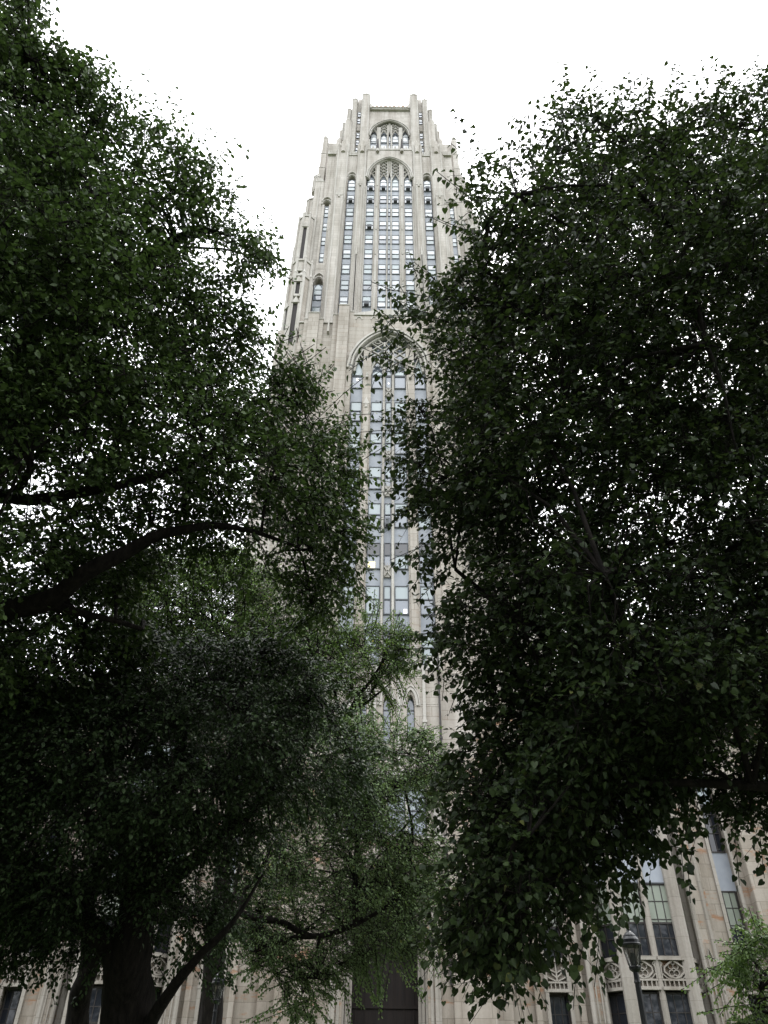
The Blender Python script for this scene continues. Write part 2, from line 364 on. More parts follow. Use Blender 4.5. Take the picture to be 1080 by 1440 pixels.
# lower windows (tops every 3.96 m)
tops = [51.35 - 3.96 * i for i in range(8)]
for r_i, zt in enumerate(tops):
    for ci, (a, b_) in enumerate(LC):
        k = rnd.random(); up = 'blind_grey' if k < .45 else ('blind_grey' if k < .6 else 'glass_mid'); lo = rnd.choice(['glass_mid', 'glass_mid', 'glass', 'blind_grey'])
        lit = None
        if r_i == 4: up = 'glass' if ci != 3 else 'glass'; lo = 'glass_mid'
        if r_i == 4 and ci == 1: lit = (.1, .03, .52, .24, 'lit')
        if r_i == 4 and ci == 3: lo = 'blind_grey'
        if r_i == 5: up = 'blind_grey'; lo = 'blind_grey' if ci == 1 else 'glass_mid'
        if r_i == 5 and ci == 3: lit = (.62, .02, .25, .17, 'lit2')
        add_window(a + .03, b_ - .03, zt - 2.45, zt, Y0 + .62, up, lo, split=.48, lit=lit, ac='ac' if (r_i == 3 and ci == 2) else None)
for ci, (a, b_) in enumerate(LC):
    hgt = 57.3 if ci in (0, 4) else 55.6
    add_window(a + .03, b_ - .03, 53.2, hgt, Y0 + .62, 'blind_grey' if ci != 2 else 'glass_mid', 'glass_mid', arch=(hgt - 55.0), split=.1 + .0, lit=(.4, .25, .22, .09, 'lit2') if ci in (0, 2) else None)
# tracery of the great arch
def tracery(x, zs, top, y, cols, piers, mtl, dens):
    mb = MB()
    return mb
mb = MB(); yt = Y0 + .35
back = MB(); back.face(archpts(-3.5, 3.5, 55.2, 60.7, 12), Y0 + .9, Y0 + .98, 'glass_mid'); 
part('glazing', back)
for s in (-1, 1):
    # light heads
    a, b_ = sx2(s, 2.40, 3.5)
    mb.bar([(a, 54.9), (a + .12, 56.2), ((a + b_) / 2, 57.6), (b_ - .12, 56.2), (b_, 54.9)], .1, yt, yt + .3, 'carved')
    for q in ((2.5, 57.2, 3.1, 58.5), (3.1, 57.1, 2.55, 58.6), (3.0, 57.6, 3.35, 57.0)):
        mb.bar([(s * q[0], q[1]), (s * q[2], q[3])], .09, yt, yt + .25, 'carved')
    a, b_ = sx2(s, .52, 1.62); xm = (a + b_) / 2
    mb.bar([(a, 55), (a + .1, 56), (xm, 56.9), (b_ - .1, 56), (b_, 55)], .1, yt, yt + .3, 'carved')
    for k in range(4):
        z = 56.2 + k * 1.05
        mb.bar([(a, z), (b_, z + 1.05)], .09, yt, yt + .25, 'carved'); mb.bar([(b_, z), (a, z + 1.05)], .09, yt + .004, yt + .254, 'carved')
    mb.bar([(xm + .3 * math.cos(q * .785), 59.6 + .3 * math.sin(q * .785)) for q in range(8)], .07, yt + .01, yt + .2, 'carved', True)
for k in range(5):
    z = 55.6 + k * .95; mb.bar([(-.3, z), (0, z + .45), (.3, z)], .07, yt, yt + .25, 'carved'); mb.bar([(-.3, z + .9), (0, z + .45), (.3, z + .9)], .07, yt + .004, yt + .24, 'carved')
part('tracery', mb)

# corner turrets beside the lower shaft
def octo(cx, cy, r): return [(cx + r * math.cos(math.radians(22.5 + 45 * i)), cy + r * math.sin(math.radians(22.5 + 45 * i))) for i in range(8)]
def turret(s, cx, cy, r, z0, z1, slits, mt='stone_mid', cap=1.6):
    mb = MB(); mb.prism(octo(s * cx, cy, r * .93), z0, z1, mt)
    for i in range(8):    # clasping shafts on the corners
        an = math.radians(22.5 + 45 * i); x = s * cx + r * math.cos(an); y = cy + r * math.sin(an)
        mb.prism(octo(x, y, .17), z0, z1 + .5, 'carved'); mb.prism(octo(x, y, .2), z1 + .5, z1 + 1.3, 'carved', .15)
    mb.prism(octo(s * cx, cy, r * 1.04), z1, z1 + .35, 'carved'); mb.prism(octo(s * cx, cy, r * .8), z1 + .35, z1 + .35 + cap, 'carved', .25)
    for (sz0, sz1, wd, face) in slits:    # narrow openings under small gables, deep shade painted as a flat dark panel
        an = math.radians(face); n = Vector((math.cos(an), math.sin(an), 0)); tg = Vector((-n[1], n[0], 0)); c = Vector((s * cx, cy, 0)) + n * (r * .93 * math.cos(math.radians(22.5)))
        def bx(u0, u1, d0, d1, za, zb, m_):
            vs = [c + tg * u + n * d + Vector((0, 0, z)) for z in (za, zb) for (u, d) in ((u0, d0), (u1, d0), (u1, d1), (u0, d1))]
            mb.add(vs, [(0, 1, 2, 3), (7, 6, 5, 4), (0, 4, 5, 1), (1, 5, 6, 2), (2, 6, 7, 3), (3, 7, 4, 0)], m_)
        bx(-wd / 2, wd / 2, .0, .03, sz0, sz1, 'slot_shade_bronze')
        bx(-wd / 2 - .14, -wd / 2, 0, .22, sz0 - .1, sz1, 'carved'); bx(wd / 2, wd / 2 + .14, 0, .22, sz0 - .1, sz1, 'carved')
        bx(-wd / 2 - .1, wd / 2 + .1, 0, .26, sz0 - .35, sz0, 'carved')
        v = [c + tg * u + n * d + Vector((0, 0, z)) for d in (0, .3) for (u, z) in ((-wd / 2 - .2, sz1), (wd / 2 + .2, sz1), (0, sz1 + wd * 1.3 + .4))]
        mb.add(v, [(0, 1, 2), (5, 4, 3), (0, 3, 4, 1), (1, 4, 5, 2), (2, 5, 3, 0)], 'carved')
    part('turret', mb)
for s in (-1, 1):
    f = 270
    turret(s, 9.75, 48.2, 1.25, 0, 71.5, [(57.5, 66.5, .5, f), (68.0, 70.2, .45, f), (57, 66, .45, f - 45 * 1 if s < 0 else f + 45)], 'stone_mid')
    turret(s, 10.3, 51.0, 1.3, 0, 74.0, [(60, 71, .4, f)], 'stone_mid')
    turret(s, 11.0, 54.5, 1.35, 60, 84.0, [(70, 81.5, .45, f), (60, 68, .4, f)], 'stone_high')
    turret(s, 11.9, 58.5, 1.35, 60, 93.5, [(80, 91, .45, f)], 'stone_high')
    turret(s, 11.6, 57.0, 1.2, 60, 99, [(84, 96, .5, f)], 'stone_high')

# --- upper shaft, front plane at 56 m
Y1 = 56.0
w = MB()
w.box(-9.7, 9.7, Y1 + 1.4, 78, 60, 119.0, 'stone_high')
for s in (-1, 1):
    a, b_ = sx2(s, 3.5, 5.05); w.box(a, b_, Y1 + .2, Y1 + 1.4, 60, 118.6, 'stone_high')
    a, b_ = sx2(s, 6.3, 8.45); w.box(a, b_, Y1 + .3, Y1 + 1.4, 60, 118.2, 'stone_high')
    a, b_ = sx2(s, 9.7, 11.3); w.box(a, b_, Y1 + 1.6, 74, 60, 112, 'stone_high')
    a, b_ = sx2(s, 11.3, 12.6); w.box(a, b_, Y1 + 3.2, 72, 60, 104, 'stone_high')
    a, b_ = sx2(s, 5.05, 6.3); header(w, a, b_, 110.2, 111.4, 117.6, Y1 + .35, Y1 + 1.4, 'stone_high', 6)
    a, b_ = sx2(s, 8.45, 9.7); header(w, a, b_, 103.4, 104.4, 118.0, Y1 + .6, Y1 + 1.4, 'stone_high', 6)
    w.box(a, b_, Y1 + .55, Y1 + 1.4, 87.2, 88.6, 'stone_high')
header(w, -3.5, 3.5, 111.2, 116.5, 119.0, Y1 + .1, Y1 + 1.4, 'stone_high', 14)
# shoulder block behind, reaching higher
w.box(-11.2, -8.0, 60.0, 76, 60, 129.6, 'stone_high'); w.box(8.0, 11.2, 60, 76, 60, 129.6, 'stone_high')
part('wall', w, .03)
UC = [(-3.35, -2.20), (-1.42, -.36), (-.20, .20), (.36, 1.42), (2.20, 3.35)]
for (a, b_) in UC: strip(a - .03, b_ + .03, 62.0, 111.5, Y1 + .7)
for s in (-1, 1):
    a, b_ = sx2(s, 5.12, 6.23); strip(a, b_, 62, 110.6, Y1 + .7)
    a, b_ = sx2(s, 8.75, 9.4); strip(a, b_, 88.6, 103.6, Y1 + 1.0)
    a, b_ = sx2(s, 8.5, 9.65); strip(a, b_, 70, 84, Y1 + .9)
    # jamb pieces of the narrow outer bay
    mb = MB()
    for (xa, xb) in ((8.45, 8.75), (9.4, 9.7)):
        a, b_ = sx2(s, xa, xb); mb.box(a, b_, Y1 + .6, Y1 + 1.4, 88.6, 103.4, 'stone_high')
    a, b_ = sx2(s, 8.45, 9.7); header(mb, a, b_, 84.0, 85.2, 87.2, Y1 + .6, Y1 + 1.4, 'stone_high', 6)
    for (c0, c1, zs, za, y_) in ((8.45, 9.7, 84, 85.25, .45), (8.45, 9.7, 103.4, 104.4, .45), (5.05, 6.3, 110.2, 111.4, .22)):
        a, b_ = sx2(s, c0, c1)
        mb.bar(archpts(a - .12, b_ + .12, zs, za + .15, 6), .14, Y1 + y_, Y1 + y_ + .3, 'carved'); mb.bar(archpts(a - .1, b_ + .1, zs + .65, za + .75, 6), .16, Y1 + y_ - .12, Y1 + y_ + .2, 'carved')
    part('arch_moulding', mb)
# mullion piers of the centre group
for s in (-1, 1):
    mb = MB(); a, b_ = sx2(s, 1.45, 2.18); mb.box(a, b_, Y1 + .3, Y1 + .85, 62, 115.2, 'stone_high'); mb.box(a + .2, b_ - .2, Y1 + .12, Y1 + .3, 62, 114.3, 'carved')
    for zz in range(66, 112, 6): mb.box(s * 1.815 - .08, s * 1.815 + .08, Y1 + .04, Y1 + .14, zz, zz + .5, 'carved')
    part('pier', mb, .02)
    mb = MB(); a, b_ = sx2(s, .20, .35); mb.box(a, b_, Y1 + .38, Y1 + .8, 62, 116.2, 'carved'); part('mullion', mb)
    a, b_ = sx2(s, 3.35, 3.5); mb = MB(); mb.box(a, b_, Y1 + .15, Y1 + .8, 62, 108, 'carved'); part('mullion', mb)
# the big buttresses, stepping back in stages
def upbutt(s):
    for (xa, xb, stages) in ((3.6, 5.0, ((0.0, 120.0, .7), (-.5, 107.3, 1.7), (-1.0, 88.7, 1.9))), (6.4, 8.2, ((0.0, 120.0, .6), (-.45, 104.2, 2.2)))):
        mb = MB(); a, b_ = sx2(s, xa, xb); c = (a + b_) / 2
        for k, (dy, zt, cp) in enumerate(stages):
            hw = (b_ - a) / 2 - .0 - .27 * (k)
            mb.box(c - hw, c + hw, Y1 + dy, Y1 + dy + .52 + (.7 if k == 0 else 0), 62, zt, 'stone_high')
            gable(mb, c - hw, c + hw, Y1 + dy - .05, Y1 + dy + .5, zt, cp, 'carved' if k else 'stone_high')
            for q in (-1, 1):
                mb.box(c + q * (hw - .18) - .09, c + q * (hw - .18) + .09, Y1 + dy - .1, Y1 + dy, 62, zt - .3, 'carved')
            if k:
                mb.box(c - .12, c + .12, Y1 + dy - .14, Y1 + dy, zt - .6, zt + .1, 'carved')
        for q in (-1, 1):
            mb.prism(octo(c + q * (b_ - a) * .42, Y1 + .15, .22), 118.5, 120.6, 'carved'); mb.prism(octo(c + q * (b_ - a) * .42, Y1 + .15, .22), 120.6, 121.5, 'carved', .1)
        mb.prism(octo(c, Y1 - .02, .34), 118, 121.3, 'stone_high'); mb.prism(octo(c, Y1 - .02, .36), 121.3, 122.0, 'carved', .2)
        part('buttress', mb, .02)
    # outer shoulder pilasters
    mb = MB(); a, b_ = sx2(s, 9.75, 11.2); mb.box(a, b_, Y1 + .9, Y1 + 1.7, 60, 110.5, 'stone_high')
    gable(mb, a, b_, Y1 + .85, Y1 + 1.6, 110.5, 1.4, 'carved'); mb.box((a + b_) / 2 - .1, (a + b_) / 2 + .1, Y1 + .8, Y1 + .9, 60, 109, 'carved')
    part('buttress', mb, .02)
    mb = MB(); a, b_ = sx2(s, 10.35, 11.35)
    for i, (za, zb, e) in enumerate(((112, 118.7, 0), (118.9, 123.5, .06), (123.7, 129, .12))):
        mb.box(a + e, b_ - e, 58.8 + e, 60.3, za, zb, 'stone_high'); mb.box(a + e - .05, b_ - e + .05, 58.75 + e, 60.32, zb, zb + .2, 'carved')
    gable(mb, a + .1, b_ - .1, 58.9, 60.3, 129.2, .9, 'stone_high'); part('pinnacle', mb, .02)
    # small canopied tabernacles at the shoulder
    for (cx, cy, zz, r, hh) in ((11.0, 58.1, 110.2, .5, 3.2), (11.5, 59.4, 111.5, .55, 4.6), (12.0, 60.0, 104, .7, 5.8)):
        mb = MB(); mb.prism(octo(s * cx, cy, r), zz, zz + hh, 'stone_high'); mb.prism(octo(s * cx, cy, r * 1.15), zz + hh, zz + hh + .25, 'carved'); mb.prism(octo(s * cx, cy, r), zz + hh + .25, zz + hh + 1.7, 'carved', .1)
        for i in range(8):
            an = math.radians(22.5 + 45 * i); mb.prism(octo(s * cx + r * 1.02 * math.cos(an), cy + r * 1.02 * math.sin(an), .1), zz, zz + hh + .6, 'carved', .6)
        part('tabernacle', mb)
    # stepped shoulder masses with deep vertical grooves
    for (xa, xb, yy, zt) in ((11.35, 11.75, 58.6, 105.5), (12.0, 12.5, 58.9, 103.5), (12.75, 13.15, 60.2, 101.5), (13.3, 13.7, 61.0, 92.0)):
        mb = MB(); a, b_ = sx2(s, xa, xb); mb.box(a, b_, yy, 71, 60, zt, 'stone_high'); gable(mb, a, b_, yy, yy + 1, zt, 1.2, 'carved'); part('buttress', mb, .02)
    mb = MB(); a, b_ = sx2(s, 11.3, 13.5); mb.box(a, b_, 61.5, 70, 60, 99, 'stone_high'); part('wall', mb)
    # battlements over the outer bays
    for (xa, xb, zt) in ((5.0, 6.35, 117.6), (8.3, 9.7, 118.0)):
        mb = MB(); a, b_ = sx2(s, xa, xb); n = 4
        mb.box(a, b_, Y1 + .22, Y1 + .6, zt, zt + .5, 'carved')
        for i in range(n):
            xx = a + (b_ - a) * (i + .5) / n; mb.box(xx - .13, xx + .13, Y1 + .2, Y1 + .58, zt + .5, zt + 1.1, 'carved')
        part('battlement', mb)
mirror(upbutt)
mb = MB()
for i in range(12):
    x = -3.2 + 6.4 * i / 11; mb.box(x - .15, x + .15, Y1 + .02, Y1 + .4, 119.5, 120.2, 'carved')
mb.box(-3.5, 3.5, Y1 + .0, Y1 + .45, 119.0, 119.5, 'carved'); part('battlement', mb)
for s in (-1, 1):   # bronze-dark lanterns / finials standing on the parapet
    mb = MB(); c = s * 1.9; mb.prism(octo(c, Y1 - .2, .28), 117.9, 118.6, 'carved'); mb.prism(octo(c, Y1 - .05, .27), 118.6, 122.4, 'slot_shade_bronze', .35)
    part('finial', mb)
# upper windows
rows = [109.7 - 3.54 * i for i in range(13)]
acset = {(0, 0), (0, 1), (0, 4), (1, 0), (1, 3), (1, 4), (3, 0), (8, 0), (10, 0), (9, 0)}
for ri, zt in enumerate(rows):
    for ci, (a, b_) in enumerate(UC):
        up = 'blind' if rnd.random() < (.75 if ci >= 1 else .45) else 'blind_grey'
        lo = 'blind' if rnd.random() < (.6 if ci >= 3 else .35) else rnd.choice(['blind_grey', 'glass_mid'])
        if ci == 4: up = 'blind'; lo = 'blind' if rnd.random() < .7 else 'blind_grey'
        ar = .9 if ri == 0 and ci != 2 else 0
        add_window(a + .02, b_ - .02, zt - 2.15, zt + ar + (.25 if ri == 0 else 0), Y1 + .58, up, lo, arch=ar, ac='ac' if (ri, ci) in acset else None)
    for s in (-1, 1):
        if ri >= 0:
            a, b_ = sx2(s, 5.15, 6.2)
            z_ = zt - .1; ar = 1.0 if ri == 0 else 0
            add_window(a, b_, z_ - 2.1, z_ + ar, Y1 + .58, 'blind' if (s > 0 or rnd.random() < .5) else 'blind_grey', 'blind' if rnd.random() < (.6 if s > 0 else .3) else 'blind_grey', arch=ar, ac='ac' if (ri, s) in ((0, 1), (1, -1), (1, 1), (10, -1)) else None)
for s in (-1, 1):
    a, b_ = sx2(s, 8.78, 9.37)
    for zt in (102.6, 99.0, 95.4, 91.4):
        add_window(a, b_, zt - 2.0, zt + (.7 if zt > 102 else 0), Y1 + .9, 'blind', 'blind_grey', arch=.6 if zt > 102 else 0, fw=.05)
    a, b_ = sx2(s, 8.55, 9.6)
    for zt in (82.9, 79.4, 75.9, 72.4):
        add_window(a, b_, zt - 2.1, zt + (1.2 if zt > 82 else 0), Y1 + .8, 'blind_grey', 'glass_mid', arch=1.1 if zt > 82 else 0)
# tracery of an arched head made of crossing bars and small loops
def arch_tracery(y, zs, za, hw, cols, mt='carved', wbar=.11, th=.25):
    mb = MB()
    def zarch(x):
        t_ = 1 - abs(x) / hw; return zs + (za - zs) * (.86 * math.sqrt(max(0, 1 - (1 - t_) ** 2)) + .14 * t_)
    for (a, b_, zb) in cols:
        xm = (a + b_) / 2; w_ = b_ - a
        mb.bar([(a, zb - .8), (a + w_ * .12, zb - .1), (xm, zb + .7), (b_ - w_ * .12, zb - .1), (b_, zb - .8)], wbar, y, y + th, mt)
        z = zb + .2; k = 0
        while z < zarch(xm) - .2:
            zt = z + w_ * .95
            for (p, q) in (((a, z), (b_, zt)), ((b_, z), (a, zt))):
                pts = [(p[0] + (q[0] - p[0]) * u + .05 * math.sin(u * 6.28), p[1] + (q[1] - p[1]) * u) for u in (0, .25, .5, .75, 1)]
                if pts[-1][1] > zarch(pts[-1][0]): pts = [pp for pp in pts if pp[1] < zarch(pp[0]) + .1]
                if len(pts) > 1: mb.bar(pts, wbar * .8, y + .004 * (p[0] > q[0]), y + th - .004 * (p[0] > q[0]), mt)
            mb.bar([(xm, z + w_ * .5), (xm, min(zt, zarch(xm)))], wbar * .7, y + .01, y + th - .02, mt)
            z = zt; k += 1
    return mb
cols = [(-3.35, -2.2, 111.4), (-1.42, -.38, 111.2), (-.2, .2, 112), (.38, 1.42, 111.2), (2.2, 3.35, 111.4)]
part('tracery', arch_tracery(Y1 + .35, 110.4, 116.4, 3.4, cols))
bk = MB(); bk.face(archpts(-3.4, 3.4, 110.6, 116.4, 12), Y1 + .95, Y1 + 1.02, 'glass_mid'); part('glazing', bk)
mb = MB()
for (e, yy, w_) in ((.15, -.12, .2), (-.08, -.02, .18), (-.3, .22, .14)): mb.bar(archpts(-3.4 - e, 3.4 + e, 110.4, 116.5 + e, 16), w_, Y1 + yy, Y1 + yy + .45, 'carved')
part('arch_moulding', mb)

# --- crown block, front plane at 60 m
Y2 = 60.0; XS = 1.12
w = MB(); w.box(-8.0, 8.0, Y2 + 1.6, 74, 115, 138, 'stone_high')
header(w, -3.2, 3.2, 133.2, 138.9, 142.6, Y2 + .3, Y2 + 1.6, 'stone_high', 14)
w.box(-3.2, 3.2, Y2 + 1.6, 72, 138, 142.6, 'stone_high')
for s in (-1, 1):
    for (xa, xb, yy, zt) in ((3.2, 4.65, .3, 148.9), (4.65, 5.3, 1.0, 149.3), (5.3, 6.2, .5, 147.9), (6.2, 7.0, 1.1, 145.0), (7.0, 7.65, 1.5, 140.4), (7.65, 8.25, 1.9, 135.4)):
        a, b_ = sx2(s, xa, xb); w.box(a, b_, Y2 + yy, 70 - xa * .4, 115, zt, 'stone_high')
part('wall', w, .03)
def crown(s):
    for (xa, xb, yy, zt, cp) in ((3.3, 4.6, Y2 - .1, 148.6, .7), (5.35, 6.15, Y2 + .1, 147.0, .6), (6.25, 6.95, Y2 + .5, 143.6, .7), (7.05, 7.6, Y2 + .9, 138.8, .7), (7.7, 8.2, Y2 + 1.4, 133.6, .7)):
        mb = MB(); a, b_ = sx2(s, xa, xb); mb.box(a, b_, yy, yy + 1.4, 115, zt, 'stone_high'); gable(mb, a - .05, b_ + .05, yy - .05, yy + 1.4, zt, cp, 'carved')
        mb.box(a + .1, a + .24, yy - .08, yy, 115, zt - .3, 'carved'); mb.box(b_ - .24, b_ - .1, yy - .08, yy, 115, zt - .3, 'carved')
        for q in (a + .1, b_ - .1): mb.prism(octo(q, yy + .25, .14), zt - 1, zt + .25, 'carved'); mb.prism(octo(q, yy + .25, .14), zt + .25, zt + .8, 'carved', .1)
        part('pinnacle', mb, .02)
    a, b_ = sx2(s, 4.72, 5.24)
    for zt in (143.5, 140.8, 135.3, 132.6, 129.9, 126.5, 123.8, 121.2): add_window(a, b_, zt - 1.9, zt, Y2 + .85, 'blind', 'glass_mid', fw=.05)
    mb = MB(); mb.box(a, b_, Y2 + .8, Y2 + .98, 136.0, 138.4, 'stone_high'); part('wall', mb)
    # rounded buttress hugging the front
    mb = MB(); mb.prism(octo(s * 6.55, Y2 + .0, .55), 115, 137.5, 'stone_high'); mb.prism(octo(s * 6.55, Y2 + .0, .58), 137.5, 138.9, 'carved', .2)
    part('buttress', mb)
    for (cx, cy, z0, z1) in ((7.75, 60.8, 120, 132.2), (8.3, 61.6, 120, 129.4)):
        mb = MB(); mb.prism(octo(s * cx, cy, .5), z0, z1, 'stone_high'); mb.prism(octo(s * cx, cy, .5), z1, z1 + 1.2, 'carved', .1); part('pinnacle', mb)
    mb = MB(); mb.box(s * 8.15 - .12, s * 8.15 + .12, 61.2, 61.45, 121, 131.5, 'slot_shade_bronze'); part('shade_slit', mb)  # dark strip painting the shade of a deep slit
mirror(crown)
mb = MB(); mb.box(-3.2, 3.2, Y2 - .1, Y2 + .8, 142.6, 143.0, 'carved'); mb.box(-3.2, 3.2, Y2 - .25, Y2 + .9, 143.0, 143.25, 'carved')
for i in range(9):
    x = -2.85 + 5.7 * i / 8; mb.box(x - .26, x + .26, Y2 - .12, Y2 + .3, 143.25, 143.9 + .25 * (i % 2), 'merlon_brown')
mb.box(-3.2, -2.9, Y2 - .3, Y2 + .3, 142.8, 144.3, 'carved'); mb.box(2.9, 3.2, Y2 - .3, Y2 + .3, 142.8, 144.3, 'carved')
part('cornice', mb)
CC = [(-2.95, -2.05), (-1.4, -.42), (-.16, .16), (.42, 1.4), (2.05, 2.95)]
for (a, b_) in CC: strip(a - .03, b_ + .03, 117, 134, Y2 + 1.1)
for ci, (a, b_) in enumerate(CC):
    add_window(a, b_, 131.9, 134.6 + (.7 if ci in (0, 4) else 0), Y2 + 1.0, 'blind', 'blind', arch=1.1 if ci != 2 else 0, split=.75); add_window(a, b_, 128.4, 131.3, Y2 + 1.0, 'blind', 'blind_grey')
    add_window(a, b_, 124.6, 127.6, Y2 + 1.0, 'blind', 'blind')
cols = [(-3.0, -2.0, 135.3), (-1.42, -.4, 134.9), (-.17, .17, 135.0), (.4, 1.42, 134.9), (2.0, 3.0, 135.3)]
part('tracery', arch_tracery(Y2 + .6, 133.2, 138.7, 3.1, cols))
bk = MB(); bk.face(archpts(-3.1, 3.1, 133.4, 138.7, 12), Y2 + 1.2, Y2 + 1.26, 'glass_mid'); part('glazing', bk)
for s in (-1, 1):
    for (xa, xb, yy) in ((1.42, 2.0, .45), (.17, .4, .6), (3.0, 3.2, .4)):
        mb = MB(); a, b_ = sx2(s, xa, xb); mb.box(a, b_, Y2 + yy, Y2 + 1.1, 117, {1.42: 136.6, .17: 137.8, 3.0: 132}[xa], 'carved'); part('mullion', mb)
mb = MB()
for (e, yy) in ((.25, .1), (0, .2)): mb.bar(archpts(-3.1 - e, 3.1 + e, 133.2, 138.8 + e, 16), .16, Y2 + yy, Y2 + yy + .3, 'carved')
part('arch_moulding', mb)

XS = 1.0
# --- the base: wings at 44 m, entrance block at 43 m
YB = 44.0
w = MB()
def wall_with_openings(mb, x0, x1, z0, z1, y0, y1, ops, mt):
    """wall slab cut by rectangular openings that share columns (x0,x1,[(za,zb)..])"""
    ops = sorted(ops); x = x0
    for (a, b_, hs) in ops:
        if a > x: mb.box(x, a, y0, y1, z0, z1, mt)
        z = z0
        for (za, zb) in sorted(hs):
            if za > z: mb.box(a, b_, y0, y1, z, za, mt)
            z = zb
        if z1 > z: mb.box(a, b_, y0, y1, z, z1, mt)
        x = b_
    if x1 > x: mb.box(x, x1, y0, y1, z0, z1, mt)
HS = [(.9, 5.45), (5.5, 11.0), (11.0, 17.6)]
def base(s):
    w = MB(); ops = []
    for (xa, xb) in ((8.05, 9.35), (10.9, 16.0), (17.95, 19.25), (22.0, 23.3), (25.5, 30.6)):
        a, b_ = sx2(s, xa, xb); ops.append((a, b_, [(.9, 18.4)]))
    a, b_ = sx2(s, 5.4, 36.0)
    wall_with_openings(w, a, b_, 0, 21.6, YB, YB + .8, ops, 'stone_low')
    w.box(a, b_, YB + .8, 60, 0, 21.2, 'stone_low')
    part('wall', w, .02)
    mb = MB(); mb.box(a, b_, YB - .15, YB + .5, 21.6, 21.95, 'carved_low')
    n = 20
    for i in range(n):
        xx = a + (b_ - a) * (i + .5) / n; mb.box(xx - .45, xx + .45, YB - .05, YB + .4, 21.95, 22.7, 'carved_low')
    part('battlement', mb)
    # buttress strips
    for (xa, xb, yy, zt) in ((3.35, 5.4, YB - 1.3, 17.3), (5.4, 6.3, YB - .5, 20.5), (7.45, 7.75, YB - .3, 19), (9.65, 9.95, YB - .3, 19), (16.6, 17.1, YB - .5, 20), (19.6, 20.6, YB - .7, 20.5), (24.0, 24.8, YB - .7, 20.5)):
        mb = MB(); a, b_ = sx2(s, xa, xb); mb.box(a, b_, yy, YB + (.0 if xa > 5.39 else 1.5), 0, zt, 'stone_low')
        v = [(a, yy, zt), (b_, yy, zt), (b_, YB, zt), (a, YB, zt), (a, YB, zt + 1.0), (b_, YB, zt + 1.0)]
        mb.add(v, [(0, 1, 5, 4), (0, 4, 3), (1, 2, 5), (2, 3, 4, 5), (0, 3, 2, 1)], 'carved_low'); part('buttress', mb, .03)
    # single windows
    for (xa, xb) in ((8.05, 9.35), (17.95, 19.25), (22.0, 23.3)):
        a, b_ = sx2(s, xa, xb)
        add_window(a + .1, b_ - .1, .9, 5.75, YB + .5, 'glass', 'glass', 'frame_dark', muntin=(2, 5), split=.3)
        add_window(a + .1, b_ - .1, 7.3, 10.65, YB + .5, 'blind_green', 'glass', 'frame_dark', muntin=(2, 3), split=.55)
        mb = MB(); mb.box(a, b_, YB + .55, YB + .7, 10.65, 12.6, 'spandrel'); part('spandrel_panel', mb)
        add_window(a + .1, b_ - .1, 12.6, 17.8, YB + .5, 'blind_grey', 'glass', 'frame_dark', muntin=(2, 4), split=.5)
        mb = MB(); panel(mb, a, b_, 5.85, 7.25, YB - .02, 1 if xa < 10 else 0); part('tracery_panel', mb)
        mb = MB()
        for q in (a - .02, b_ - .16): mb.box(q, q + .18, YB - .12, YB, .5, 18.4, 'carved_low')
        mb.box(a - .1, b_ + .1, YB - .2, YB, 18.4, 18.7, 'carved_low'); part('window_surround', mb)
